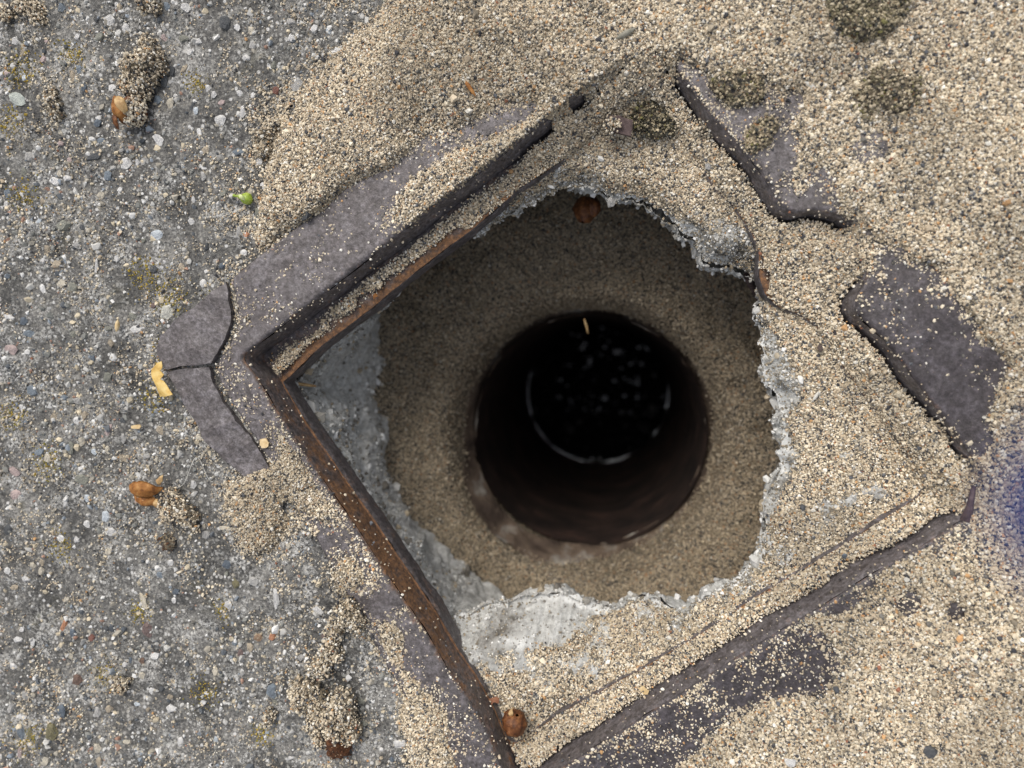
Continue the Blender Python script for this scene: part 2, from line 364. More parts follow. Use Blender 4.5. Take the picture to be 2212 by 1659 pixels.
# bare iron, upper left flange
paint(DO, [(380, 900), (470, 620), (500, 590), (548, 553), (600, 528), (660, 485), (700, 462), (745, 410), (800, 385), (850, 362), (900, 325), (960, 290), (1010, 270), (1100, 232), (1160, 215), (1180, 228),
           (1110, 262), (1050, 290), (1000, 312), (930, 350), (880, 385), (838, 440), (826, 490), (850, 505), (900, 476), (870, 520), (640, 700), (540, 790), (620, 930), (800, 1200), (1090, 1640), (960, 1700), (640, 1200)], 0.085, feather=3)
paint(DO, [(560, 560), (640, 530), (700, 500), (760, 470), (800, 500), (700, 600), (600, 640)], 0.09, feather=8)
paint(DO, [(470, 620), (520, 600), (545, 640), (540, 690), (510, 720), (470, 800), (480, 850), (445, 800), (470, 760), (498, 700)], 0.40, feather=4)
paint(DO, [(480, 1045), (520, 1020), (600, 1000), (640, 1020), (610, 1080), (630, 1120), (600, 1180), (560, 1215), (520, 1190), (500, 1140), (470, 1090)], 0.93, feather=4)
paint(DO, [(575, 925), (610, 930), (650, 980), (690, 1050), (735, 1105), (720, 1140), (660, 1140), (630, 1090), (600, 1000), (585, 960)], 0.95, feather=4)
paint(DO, [(620, 1090), (700, 1130), (690, 1180), (640, 1200), (600, 1150)], 0.45, feather=6)
paint(DO, [(710, 1190), (760, 1175), (790, 1200), (830, 1260), (790, 1285), (740, 1300), (700, 1260)], 0.72, feather=5)
paint(DO, [(800, 1330), (850, 1320), (900, 1370), (880, 1420), (930, 1460), (900, 1480), (840, 1440), (800, 1400)], 0.78, feather=5)
paint(DO, [(840, 1440), (900, 1470), (960, 1510), (985, 1560), (970, 1600), (1000, 1650), (990, 1720), (900, 1720), (880, 1640), (860, 1560), (870, 1500)], 0.92, feather=4)
paint(DO, [(880, 1400), (950, 1440), (990, 1510), (960, 1520), (900, 1460)], 0.55, feather=5)
# bare iron, right hand plates
paint(DO, [(1436, 105), (1480, 130), (1530, 172), (1560, 200), (1590, 150), (1640, 160), (1690, 200), (1730, 180), (1742, 225), (1705, 262), (1728, 320), (1700, 400), (1720, 420), (1750, 370), (1790, 360), (1805, 420), (1815, 475), (1700, 475), (1600, 320)], 0.10, feather=3)
paint(DO, [(1530, 130), (1590, 150), (1655, 190), (1640, 222), (1570, 232), (1530, 190)], 0.93, feather=3)
paint(DO, [(1600, 275), (1660, 262), (1680, 290), (1640, 340), (1615, 320)], 0.9, feather=3)
paint(DO, [(1660, 200), (1730, 195), (1700, 240), (1665, 235)], 0.8, feather=3)
paint(DO, [(1852, 630), (1862, 600), (1900, 558), (1960, 572), (2025, 578), (2040, 600), (2046, 640), (2075, 665), (2110, 705), (2125, 750), (2165, 770), (2180, 800), (2150, 850), (2130, 900), (2145, 950), (2112, 995), (2080, 970), (1850, 700)], 0.03, feather=2)
paint(DO, [(2010, 610), (2045, 620), (2035, 680), (2012, 670)], 0.5, feather=3)
paint(DO, [(1880, 590), (1930, 575), (1950, 600), (1900, 640)], 0.3, feather=4)
paint(DO, [(1830, 470), (1880, 480), (1900, 520), (1960, 520), (1990, 560), (1900, 560), (1870, 600), (1880, 560)], 0.5, feather=4)
paint(DO, [(1100, 1720), (1230, 1655), (1474, 1500), (1674, 1376), (1700, 1350), (1770, 1365), (1800, 1400), (1790, 1470), (1825, 1490), (1770, 1500), (1680, 1500), (1600, 1540), (1540, 1590), (1480, 1640), (1380, 1700)], 0.20, feather=4)
paint(DO, [(1560, 1440), (1660, 1395), (1740, 1370), (1785, 1410), (1770, 1480), (1640, 1490), (1560, 1530), (1530, 1500)], 0.09, feather=4)
paint(DO, [(1700, 1350), (1880, 1245), (2094, 1118), (2120, 1130), (2080, 1180), (1980, 1215), (1900, 1260), (1850, 1290), (1880, 1310), (1820, 1330)], 0.42, feather=4)
paint(DO, [(1935, 1285), (1985, 1270), (2000, 1320), (1960, 1340), (1930, 1320)], 0.2, feather=4)
paint(DO, [(2030, 1300), (2085, 1290), (2090, 1320), (2040, 1345)], 0.25, feather=4)
paint(DO, [(1885, 1405), (1935, 1398), (1930, 1425), (1890, 1425)], 0.12, feather=3)
paint(DO, [(2010, 1080), (2120, 1090), (2080, 1250), (2040, 1230)], 0.55, feather=8)
THK = np.full(GX.shape, 0.0022)
paint(THK, [(880, -100), (560, 430), (550, 560), (800, 380), (1000, 270), (1260, 150), (1300, -100)], 0.0048, feather=16)

DI = np.zeros(GX.shape)
SAND_IN = [(585, 790), (640, 735), (760, 630), (860, 548), (960, 470), (1060, 395), (1130, 340), (1200, 285), (1320, 160), (1430, 100), (1460, 150), (1560, 300), (1690, 470), (1760, 465), (1840, 490), (1872, 570), (1840, 640),
           (1855, 700), (1960, 835), (2095, 1010), (2115, 1060), (2085, 1095), (1880, 1222), (1700, 1330), (1474, 1475), (1200, 1650), (1140, 1690), (1110, 1620), (1090, 1550), (1050, 1500), (1024, 1472),
           (1050, 1432), (1100, 1418), (1150, 1412), (1215, 1404), (1262, 1378), (1330, 1362), (1385, 1326), (1440, 1332), (1490, 1330), (1545, 1288), (1600, 1258), (1650, 1205), (1672, 1185), (1668, 1130), (1690, 1085), (1722, 1040),
           (1716, 965), (1718, 905), (1735, 860), (1728, 810), (1706, 770), (1676, 720), (1655, 690), (1640, 560), (1625, 500), (1570, 495), (1500, 478), (1440, 448), (1400, 432), (1350, 418), (1310, 398), (1260, 380), (1215, 386),
           (1170, 402), (1120, 420), (1060, 462), (1010, 497), (960, 530), (870, 592), (800, 640), (740, 682), (680, 735), (640, 780), (610, 812)]
paint(DI, SAND_IN, 1.0, z=-0.0115, feather=2)
paint(DI, [(660, 790), (680, 735), (720, 690), (800, 640), (870, 590), (960, 528), (1010, 497), (1000, 480), (900, 560), (760, 650), (690, 705), (650, 745), (640, 790)], 0.30, z=-0.0115, feather=2)
paint(DI, [(560, 800), (590, 795), (640, 750), (720, 690), (700, 660), (620, 730), (550, 790)], 0.25, z=-0.0115, feather=3)
paint(DI, [(1500, 480), (1560, 470), (1620, 520), (1645, 600), (1600, 580), (1540, 540)], 0.30, z=-0.014, feather=5)
paint(DI, [(1060, 470), (1120, 425), (1200, 395), (1300, 400), (1400, 440), (1480, 500), (1470, 470), (1400, 415), (1260, 365), (1180, 385), (1080, 440)], 0.45, z=-0.014, feather=4)
paint(DI, [(1020, 1470), (1050, 1430), (1100, 1412), (1130, 1420), (1110, 1470), (1080, 1510), (1060, 1510)], 0.55, z=-0.0135, feather=3)
paint(DI, [(1650, 1200), (1690, 1160), (1720, 1180), (1680, 1240), (1600, 1290), (1540, 1310), (1560, 1280)], 0.6, z=-0.0135, feather=4)
rr_ = np.hypot(GX - CXY[0], GY - CXY[1]); IN_T1 = rr_ < interp_th(rT1, GX, GY) - 0.0025
ON_SHELF = IN_T1 & (rr_ > interp_th(rC1, GX, GY) + 0.0006)
rt2 = interp_th(rT2, GX, GY)
nz = fbm(GX, GY, 0.007, 4, 31); nz2 = fbm(GX, GY, 0.0022, 3, 57)
def ragged(D): return np.clip(D + (nz - 0.5) * 2.6 * np.sqrt(np.clip(D * (1 - D), 0, 1)) + (nz2 - 0.5) * 1.6 * D * (1 - D) * 2, 0.0, 1)
DOr = ragged(DO); DIr = ragged(DI) * ON_SHELF
lumps = fbm(GX, GY, 0.03, 5, 71) - 0.5
ZOUT = ZFL + (-0.0022 + (0.0022 + THK) * sstep(0.35, 1.0, boxblur(boxblur(DO, 4), 4)) + lumps * 0.0062 * sstep(0.5, 1, DO) + (nz2 - 0.5) * 0.0007)
# foot scuffs and hollows in the sand
for (u, v, r, d) in [(930, 270, 40, -.0016), (880, 300, 30, -.0012), (1060, 190, 45, -.001), (1010, 60, 50, -.0012), (1070, 110, 40, -.0015), (620, 500, 30, -.0015), (1160, 60, 40, .0012), (700, 300, 60, .0010), (880, 130, 60, .0012),
                     (1500, 40, 60, .001), (1750, 110, 60, .0010), (2050, 300, 80, .0012), (2000, 480, 50, -.001), (1880, 310, 60, -.0012), (2100, 1400, 90, .0012), (1800, 1600, 80, .001)]:
    c = P(u, v, 0.002); ZOUT += 1.7 * d * np.exp(-((GX - c[0]) ** 2 + (GY - c[1]) ** 2) / (r * PXM) ** 2)
shelf = np.where(rr_ > rt2, ZLED + 0.0004 + 0.0012 * sstep(0, 0.006, rr_ - rt2), collar_z(GX, GY) + 0.0007)
tcor = P(1410, 140, -0.005)
fill = np.zeros(GX.shape)
for (u, v, r_, h_) in [(1385, 105, 108, .0145), (1300, 195, 60, .0090), (1215, 262, 50, .0080), (1150, 315, 40, .0055), (1480, 215, 80, .0036), (1600, 340, 100, .0045), (1730, 500, 100, .0055), (1845, 545, 75, .0105), (1900, 760, 90, .0050), (2020, 920, 110, .0058),
                       (2090, 1050, 90, .0092), (1950, 1170, 110, .0045), (1760, 1285, 120, .0035), (1550, 1400, 120, .0030), (1300, 1570, 120, .0026), (1170, 1640, 80, .003)]:
    c = P(u, v, -0.006); h_ = h_ * (1 if v < 300 else 0.12 + 0.88 * sstep(0.0, 0.006, rr_ - rt2)); fill = np.maximum(fill, h_ * np.exp(-((GX - c[0]) ** 2 + (GY - c[1]) ** 2) / (r_ * PXM) ** 2))
fill = boxblur(fill, 3)
ZIN = boxblur(shelf, 1) + fill + lumps * 0.0030 + (nz2 - 0.5) * 0.0006
ZS = np.where(IN_T1, ZIN, ZOUT)
rt1 = interp_th(rT1, GX, GY); WZ = (rr_ < rt1 + 0.0003) & ~IN_T1
zin_b = boxblur(np.where(IN_T1 & (DIr > 0.3), ZIN, -0.0105), 3)
wt = np.clip((rt1 + 0.0003 - rr_) / 0.0028, 0, 1)
ZS = np.where(WZ, ZOUT * (1 - wt) + np.maximum(ZIN, zin_b) * wt, ZS)
DEN = np.where(IN_T1, DIr, DOr)
DEN = np.where(WZ, 0.05 + 0.95 * sstep(-0.0052, -0.0022, ZIN) * DOr, DEN)

# ------------------------------------------------------------------ pavement (one sheet to the horizon, open under the iron frame)
def axis(lo, hi, step, far):
    core = np.arange(lo, hi, step); k = step; a = []; x = core[-1]
    while x < far: k *= 1.35; x += k; a.append(x)
    k = step; c = []; x = core[0]
    while x > -far: k *= 1.35; x -= k; c.append(x)
    return np.concatenate([c[::-1], core, a])
def sheet(xs, ys, zfun, keep):
    A, B = np.meshgrid(xs, ys); Z = zfun(A, B)
    V = np.stack([A, B, Z], -1).reshape(-1, 3); nx = len(xs)
    cx = (A[:-1, :-1] + A[1:, 1:]) / 2; cy = (B[:-1, :-1] + B[1:, 1:]) / 2
    k = keep(cx, cy); j, i = np.nonzero(k); a = j * nx + i
    F = np.stack([a, a + 1, a + 1 + nx, a + nx], -1)
    used = np.unique(F); mp = np.zeros(len(V), int); mp[used] = np.arange(len(used))
    return V[used], mp[F]
def near(x, y): return (x > X0) & (x < X1) & (y > Y0) & (y < Y1)
def pave_z(x, y):
    w = np.where(near(x, y), 1.0, 0.4)
    z = ((fbm(x, y, 0.05, 3, 11) - 0.5) * 0.0020 + (fbm(x, y, 0.007, 3, 12) - 0.5) * 0.0022 + (fbm(x, y, 0.0024, 2, 14) - 0.5) * 0.0011) * w - 0.0006
    return z
V, F = sheet(axis(X0, X1, 0.0009, 60.0), axis(Y0, Y1, 0.0009, 60.0), pave_z, lambda x, y: np.hypot(x - CXY[0], y - CXY[1]) > interp_th(rO, x, y) - 0.002)
pavement = obj('pavement', new_mesh('pavement', V, F, M['pavement']), kind='structure')

# ------------------------------------------------------------------ concrete collar, silt floor, drain pipe, water
collar = empty('concrete_collar', 'broken grey concrete collar with a ragged white edge around the round hole', 'concrete collar')
def rough(amp, s, seed, axisz=1.0, flat=False):
    def f(V):
        x, y, z = V[..., 0], V[..., 1], V[..., 2]
        def n3(q): return (fbm(x, y, s, 4, q, 0.62) + fbm(y + .31, z * 1.05, s, 4, q + 1, 0.62) + fbm(z * .95 + .17, x, s, 4, q + 2, 0.62) - 1.5) * 0.75
        n1, n2 = (fbm(x, y, s, 5, seed, .62) - .5, fbm(x, y, s, 5, seed + 5, .62) - .5) if flat else (n3(seed), n3(seed + 5))
        th = TH[None, :]
        V[..., 0] += np.cos(th) * n1 * amp; V[..., 1] += np.sin(th) * n1 * amp; V[..., 2] += n2 * amp * axisz
        return V
    return f
rows = []
t_ = np.linspace(0, 1, 26)
rTop = np.maximum(rT2 + 0.0006, rC1 + 0.0010)
for t in t_:
    r = rTop + (rC1 - rTop) * t; d = r - rC1
    s = sstep(0, 1, d / fwid); rows.append((r, zC1 * (1 - s) + zC0 * s))
wh = np.array([np.clip(1 - np.abs(r - rC1) / 0.004, 0, 1) for r, z in rows]) * (1 - left)
wnz = fbm(CXY[0] + rRim * np.cos(TH), CXY[1] + rRim * np.sin(TH), 0.02, 4, 9)
wh = wh * (0.15 + 1.3 * sstep(.38, .62, wnz))[None] + np.array([bot * np.clip(1 - np.abs((r - rC1) - 0.012) / 0.006, 0, 1) for r, z in rows]) * 0.5
dt = np.array([0.55 * (1 - np.clip((r - rC1) / 0.01, 0, 1)) * bumpang(1600, 560, 0.25) + 0.42 - 0.3 * bot - 0.25 * bumpang(1690, 860, .25) + 0.35 * bumpang(1040, 1400, 0.12) for r, z in rows])
_, RV = loft('broken_rim', rows, M['concrete'], collar, {'white': wh, 'dirt': dt}, rough(0.0050, 0.007, 21, flat=True))
und = 1 - left
rows = lerp_rows(rC1, zC1, rF + 0.004 * und, ZFLOOR, 34, fr=lambda t: t, fz=lambda t: t)
rows = [(rC1 + (rF + 0.004 - rC1) * (left * t + und * min(1, max(0, t - .13) * 2.4) ** 0.8), zC1 + (ZFLOOR - zC1) * t) for t in np.linspace(0, 1, 64)]
tt = np.linspace(0, 1, 64)[:, None]
dt = np.clip(0.75 * bumpang(620, 830, 0.22)[None] * (1 - tt * 2.4) + 0.15 * (tt > 0.9), 0, 1) + 0.25 * und[None]
cw, CWV = loft('chamber_wall', rows, M['concrete'], collar, {'white': (0.42 * left * (1 - bumpang(620, 830, .3)))[None] * (1 - .5 * tt) + 0.5 * np.clip(1 - tt * 8, 0, 1) * und[None], 'dirt': dt}, rough(0.0085, 0.010, 41))
# silt floor sloping to the pipe mouth
rMouth = radial(circ(PIPE_R + 0.0085), TH)
rows = [(rF + 0.010 + (rMouth - rF - 0.010) * t, ZFLOOR - 0.0005 + (ZPIPE - ZFLOOR) * t ** 1.6 + 0.016 * (1 - t) ** 5 * left) for t in np.linspace(0, 1, 56)]
rows += [(radial(circ(PIPE_R + 0.0085 - 0.0078 * t ** .6), TH), ZPIPE - 0.0005 - 0.036 * t ** 1.5) for t in np.linspace(0.06, 1, 16)]
def silt_disp(V):
    x, y = V[..., 0], V[..., 1]; e = np.linspace(1, 0.45, V.shape[0])[:, None]
    V[..., 2] += ((fbm(x, y, 0.03, 5, 61) - 0.5) * 0.020 + (fbm(x, y, 0.008, 4, 63) - 0.5) * 0.0060) * e
    rub = P(1600, 790, -0.08); g = np.exp(-((x - rub[0]) ** 2 + (y - rub[1]) ** 2) / 0.017 ** 2)
    V[..., 2] += g * (fbm(x, y, 0.009, 4, 66) - 0.42) * 0.016
    return V
floor_o, FV = loft('silt_floor', rows, M['silt'], None, None, silt_disp); floor_o['kind'] = 'structure'
pipe = empty('drain_pipe', 'dark rusty drain pipe going straight down from the silt floor of the hole', 'pipe', loc=(0, 0, 0))
def pipe_rows(r0, z0, r1, z1, n): return [(radial(circ(r0 + (r1 - r0) * t), TH), z0 + (z1 - z0) * t) for t in np.linspace(0, 1, n)]
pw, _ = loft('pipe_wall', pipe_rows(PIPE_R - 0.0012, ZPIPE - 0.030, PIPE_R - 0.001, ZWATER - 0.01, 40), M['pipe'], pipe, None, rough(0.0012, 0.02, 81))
M['piperim'] = mat_simple('pipe_rim_rust', [(0.35, (0.06, 0.042, 0.032)), (0.52, (0.15, 0.11, 0.08)), (0.66, (0.36, 0.34, 0.30))], 55, 0.85, 400, 0.5, 0.0006)
loft('pipe_rim', [(a_, z_ - 0.016 * (1 - np.clip(bumpang(1080, 1200, .55), 0, 1))) for a_, z_ in pipe_rows(PIPE_R + 0.0040, ZPIPE - 0.0050, PIPE_R - 0.0012, ZPIPE - 0.022, 14)], M['piperim'], pw, None, rough(0.0030, 0.010, 85))
m, n, l, b = material('glint_arc'); b.inputs['Base Color'].default_value = (.78, .80, .84, 1); b.inputs['Metallic'].default_value = 1.0; b.inputs['Roughness'].default_value = 0.22
bump(n, l, noise(n, l, coord(n), 130, 4, .7), .8, .003, b); M['glint'] = m
for a0, a1 in ((162, 200), (206, 226), (230, 266), (275, 298), (322, 331), (346, 366)):      # wet arcs of bright metal, added for the sky's reflection in the meniscus
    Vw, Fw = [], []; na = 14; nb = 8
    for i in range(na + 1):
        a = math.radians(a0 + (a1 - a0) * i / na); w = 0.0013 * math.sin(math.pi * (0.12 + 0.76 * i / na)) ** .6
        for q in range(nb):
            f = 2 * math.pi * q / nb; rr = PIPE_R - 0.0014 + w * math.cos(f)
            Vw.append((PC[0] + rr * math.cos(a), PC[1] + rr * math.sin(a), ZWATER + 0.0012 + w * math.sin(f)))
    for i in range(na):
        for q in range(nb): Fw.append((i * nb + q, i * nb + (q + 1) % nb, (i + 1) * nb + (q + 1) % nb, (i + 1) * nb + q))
    obj('glint_arc', new_mesh('glint_arc', Vw, Fw, M['glint']), pw)
# water at the bottom, with a raised meniscus against the pipe
wr, wv, wf = 60, [], []
for k in range(wr + 1):
    r = (PIPE_R - 0.0008) * k / wr; e = PIPE_R - 0.0008 - r
    z = ZWATER + 0.0022 * math.exp(-e / 0.0011)
    for a in tc[::2]: wv.append((PC[0] + r * math.cos(a), PC[1] + r * math.sin(a), z))
nn = len(tc[::2])
for k in range(wr):
    for q in range(nn): wf.append((k * nn + q, (k + 1) * nn + q, (k + 1) * nn + (q + 1) % nn, k * nn + (q + 1) % nn))
obj('water', new_mesh('water', wv, wf, M['water']), kind='structure')

# ------------------------------------------------------------------ cast iron frame
frame = empty('iron_frame', 'rusty square cast iron frame set in the ground around the open hole', 'iron frame')
rust_l = np.clip(bumpang(800, 1200, 0.62), 0, 1)         # lower left side is the rustiest
rins = 0.0013 + 0.0010 * np.clip(bumpang(1700, 400, .7) + bumpang(1700, 1350, .8), 0, 1); rW = rT1 - rins
gap = np.maximum(rW - rT2, 0.0006); rT2c = rW - gap
rows = [(rO, -0.006), (rO, -0.0012), (rO - 0.0006, ZFL - 0.0004)] + lerp_rows(rO - 0.0012, ZFL, rT1 + 0.0016, ZFL, 46) + [(rT1 + 0.0009, ZFL - 0.0001), (rT1 + 0.0004, ZFL - 0.0004), (rT1, ZFL - 0.0011)]
n = len(rows); ru = np.zeros((n, NTH)); tt = np.linspace(0, 1, n)[:, None]
edge = np.array([np.exp(-(r - rT1) / 0.0016) for r, z in rows]); ru = 0.12 + edge * (0.22 + 0.22 * rust_l)[None] + 0.2 * bumpang(530, 790, 0.1)[None] * edge
def flange_disp(V):
    x, y = V[..., 0], V[..., 1]
    V[..., 2] += (fbm(x, y, 0.02, 4, 91) - 0.5) * 0.0012 + (fbm(x, y, 0.003, 3, 93) - 0.5) * 0.00035
    return V
fl, FLV = loft('flange', rows, M['iron'], frame, {'rust': ru, 'damp': np.clip(bumpang(2000, 780, .42) + bumpang(1750, 1450, .5) + bumpang(1350, 1650, .3), 0, 1) + 0 * ru}, flange_disp)  # second attribute paints the duller reflection of the right and lower plates
rows = [(rT1, FLV[-1, :, 2])] + [(rT1 + (rW - rT1) * t ** 0.55, FLV[-1, :, 2] + (ZLED - 0.0002 - FLV[-1, :, 2]) * t) for t in np.linspace(0.1, 1, 12)]
loft('flange_wall', rows, M['iron'], frame, {'rust': 0.22 + 0.46 * rust_l}, rough(0.0011, 0.007, 101, 0.3))
rows = lerp_rows(rW + 0.001, ZLED, rT2c, ZLED, 16)
le = np.array([np.exp(-(r - rT2c) / 0.004) for r, z in rows])
loft('seat_ledge', rows, M['iron'], frame, {'rust': 0.28 + 0.6 * le}, rough(0.0007, 0.006, 111, flat=True))
rows = [(rT2c, ZLED), (rT2c - 0.0004, ZLED - 0.0008)] + [(rT2c - 0.0006 + 0.0004 * t, ZLED - 0.0008 + (ZLIP - ZLED + 0.0008) * t) for t in np.linspace(0.1, 1, 9)] + [(rT2c + 0.001, ZLIP - 0.0004), (rT2c + 0.006, ZLIP)]
loft('ledge_lip', rows, M['iron'], frame, {'rust': 0.24 + 0.10 * rust_l}, rough(0.0012, 0.006, 121, 0.4))

def slab(name, outline, z, th, mat, parent=None, attrs=None, label=None, tilt=0.0, curl=None, seed=1, step=0.0011, jag=0.0005, **kw):
    """irregular plate with a traced outline: fine top grid, walls, flat underside"""
    q = PP(outline, z); q2 = []
    for a, b in zip(q, np.roll(q, -1, 0)):
        k = max(1, int(np.hypot(*(b - a)) / step))
        for s in range(k): q2.append(a + (b - a) * s / k)
    q2 = np.array(q2); c = q2.mean(0)
    nd = np.stack([fbm(q2[:, 0], q2[:, 1], 0.003, 3, 200 + seed) - 0.5, fbm(q2[:, 0], q2[:, 1], 0.003, 3, 230 + seed) - 0.5], -1); q2 = q2 + nd * jag * 2
    bm = bmesh.new(); vs_ = [bm.verts.new((p[0], p[1], 0)) for p in q2]; f = bm.faces.new(vs_)
    bmesh.ops.triangulate(bm, faces=[f]); bmesh.ops.subdivide_edges(bm, edges=bm.edges[:], cuts=2, use_grid_fill=False)
    bmesh.ops.triangulate(bm, faces=bm.faces[:])
    ret = bmesh.ops.extrude_face_region(bm, geom=bm.faces[:]); ev = [g for g in ret['geom'] if isinstance(g, bmesh.types.BMVert)]
    for v in ev: v.co.z = 1.0
    bm.normal_update()
    co = np.array([v.co[:] for v in bm.verts]); hz = (fbm(co[:, 0], co[:, 1], 0.006, 3, 260 + seed) - 0.5) * th * 0.5
    for v, h in zip(bm.verts, hz):
        top = v.co.z > 0.5; zz = z + (h if top else h * 0.6 - th)
        if curl: zz += curl(v.co.x, v.co.y)
        v.co.z = zz
    bmesh.ops.recalc_face_normals(bm, faces=bm.faces[:])
    me = bpy.data.meshes.new(name); bm.to_mesh(me); bm.free(); me.materials.append(mat)
    if attrs:
        for k, v in attrs.items(): fattr(me, k, np.full(len(me.vertices), v))
    return obj(name, me, parent, label, **kw)
FRA = [(487, 612), (493, 640), (498, 670), (497, 702), (486, 732), (471, 756), (457, 786), (440, 787), (400, 791), (357, 797), (345, 780), (336, 752), (345, 725), (370, 700), (400, 675), (440, 645), (470, 622)]
FRB = [(450, 793), (454, 812), (467, 840), (483, 867), (510, 907), (536, 940), (556, 968), (577, 1004), (603, 1048), (612, 1066), (590, 1070), (560, 1045), (520, 1025), (480, 990), (445, 955), (420, 905), (395, 870), (378, 832), (360, 803), (400, 797)]
slab('corner_fragment', FRA, 0.0012, 0.003, M['iron'], frame, {'rust': 0.14}, 'upper cracked corner piece of purplish iron', seed=1)
slab('corner_fragment', FRB, 0.0008, 0.003, M['iron'], frame, {'rust': 0.10}, 'lower cracked corner piece of purplish iron', seed=2)

# ------------------------------------------------------------------ sand
keep = lambda x, y: (sample(boxblur(DEN, 2), x, y) > 0.40) & (np.where(sample(IN_T1.astype(float), x, y) > 0.5, sample(ON_SHELF.astype(float), x, y) > 0.9, True)) & near(x, y)
V, F = sheet(np.arange(X0, X1 - RES, 0.0009), np.arange(Y0, Y1 - RES, 0.0009), lambda x, y: sample(ZS, x, y), keep)
c = V[F].mean(1); inT = sample(IN_T1.astype(float), V[:, 0], V[:, 1]); fi = inT[F]; F = F[(fi.min(1) > 0.99) | (fi.max(1) < 0.5) | (c[:, 2] > -0.004)]
zf = V[F][:, :, 2]; F = F[(zf.max(1) - zf.min(1)) < 0.004]
sand = obj('sand', new_mesh('sand', V, F, M['sandbed']), kind='stuff', label='pale speckled dry sand strewn over the frame and the paving', cat='sand')
# the sand goes on beyond the close-up, thinning out over the paving
def far_z(x, y):
    e = np.maximum(np.maximum(X0 - x, x - X1), np.maximum(Y0 - y, y - Y1)); e = np.maximum(e, 0)
    d = np.hypot(x - 0.25, y - 0.05)
    return 0.0022 + (fbm(x, y, 0.05, 4, 301) - 0.5) * 0.004 - 0.010 * np.clip(d - 0.5, 0, 3) * fbm(x, y, 0.12, 3, 305)
def far_keep(x, y):
    lft = (x - X0) * 0.55 + (y - 0.0) * 1.0 > 0.17
    return (~near(x, y)) & (np.hypot(x - 0.25, y) < 2.0) & ((x > 0.15) | ((y > 0.14) & (x > -0.09)) | ((y < -0.17) & (x > -0.05)))
V, F = sheet(axis(X0, X1, 0.004, 2.5), axis(Y0, Y1, 0.004, 2.5), far_z, far_keep)
obj('sand_spread', new_mesh('sand_spread', V, F, M['sandbed']), sand, kind='stuff')

PAL = [((0.72, 0.635, 0.485), .27), ((0.62, 0.525, 0.385), .24), ((0.49, 0.40, 0.285), .13), ((0.78, 0.74, 0.65), .09), ((0.32, 0.275, 0.205), .10), ((0.17, 0.16, 0.14), .08), ((0.055, 0.055, 0.06), .07), ((0.11, 0.115, 0.125), .04), ((0.54, 0.32, 0.15), .025), ((0.33, 0.15, 0.09), .004)]
def palette(n, pal, rng):
    w = np.array([p[1] for p in pal]); k = rng.choice(len(pal), n, p=w / w.sum())
    c = np.array([p[0] for p in pal])[k] * rng.uniform(0.82, 1.2, (n, 1)); return np.clip(c, 0, 1)
def grain_group():
    g = bpy.data.node_groups.new('scatter_grains', 'GeometryNodeTree')
    g.interface.new_socket('Geometry', in_out='INPUT', socket_type='NodeSocketGeometry')
    g.interface.new_socket('Geometry', in_out='OUTPUT', socket_type='NodeSocketGeometry')
    n, l = g.nodes, g.links
    gi, go = n.new('NodeGroupInput'), n.new('NodeGroupOutput'); join = n.new('GeometryNodeJoinGeometry')
    for k in range(5):
        ico = n.new('GeometryNodeMeshIcoSphere'); ico.inputs['Radius'].default_value = 0.5; ico.inputs['Subdivisions'].default_value = 1
        rv = n.new('FunctionNodeRandomValue'); rv.data_type = 'FLOAT_VECTOR'
        rv.inputs[0].default_value = (-.16, -.16, -.16); rv.inputs[1].default_value = (.16, .16, .16); rv.inputs['Seed'].default_value = k * 17 + 3
        sp = n.new('GeometryNodeSetPosition'); l.new(ico.outputs['Mesh'], sp.inputs['Geometry']); l.new(rv.outputs[0], sp.inputs['Offset'])
        sm = n.new('GeometryNodeSetMaterial'); sm.inputs['Material'].default_value = M['grain']; l.new(sp.outputs[0], sm.inputs['Geometry'])
        ti = n.new('GeometryNodeGeometryToInstance'); l.new(sm.outputs[0], ti.inputs[0]); l.new(ti.outputs[0], join.inputs[0])
    iop = n.new('GeometryNodeInstanceOnPoints'); l.new(gi.outputs[0], iop.inputs['Points']); l.new(join.outputs[0], iop.inputs['Instance'])
    iop.inputs['Pick Instance'].default_value = True
    def at(name, typ):
        a = n.new('GeometryNodeInputNamedAttribute'); a.data_type = typ; a.inputs['Name'].default_value = name; return a.outputs[0]
    l.new(at('idx', 'INT'), iop.inputs['Instance Index']); l.new(at('scl', 'FLOAT_VECTOR'), iop.inputs['Scale'])
    l.new(at('rot', 'FLOAT_VECTOR'), iop.inputs['Rotation']); l.new(iop.outputs[0], go.inputs[0])
    return g
GG = grain_group()
def scatter(name, pts, size, col, parent=None, aspect=0.35, rng=RNG, **kw):
    n = len(pts); me = bpy.data.meshes.new(name); me.vertices.add(n); me.vertices.foreach_set('co', np.asarray(pts, np.float32).ravel())
    def va(nm, typ, key, arr):
        a = me.attributes.new(nm, typ, 'POINT'); a.data.foreach_set(key, np.ascontiguousarray(arr).ravel())
    s = size[:, None] * rng.uniform(1 - aspect, 1 + aspect, (n, 3))
    va('scl', 'FLOAT_VECTOR', 'vector', s.astype(np.float32)); va('rot', 'FLOAT_VECTOR', 'vector', rng.uniform(0, 6.28, (n, 3)).astype(np.float32))
    va('idx', 'INT', 'value', rng.integers(0, 5, n).astype(np.int32))
    va('col', 'FLOAT_COLOR', 'color', np.concatenate([col, np.ones((n, 1))], 1).astype(np.float32))
    o = obj(name, me, parent, kind='stuff', **kw); mod = o.modifiers.new('grains', 'NODES'); mod.node_group = GG
    return o
def gsize(n, med=0.00046, sig=0.32, lo=0.0003, hi=0.0013): return np.clip(med * np.exp(RNG.normal(0, sig, n)), lo, hi)
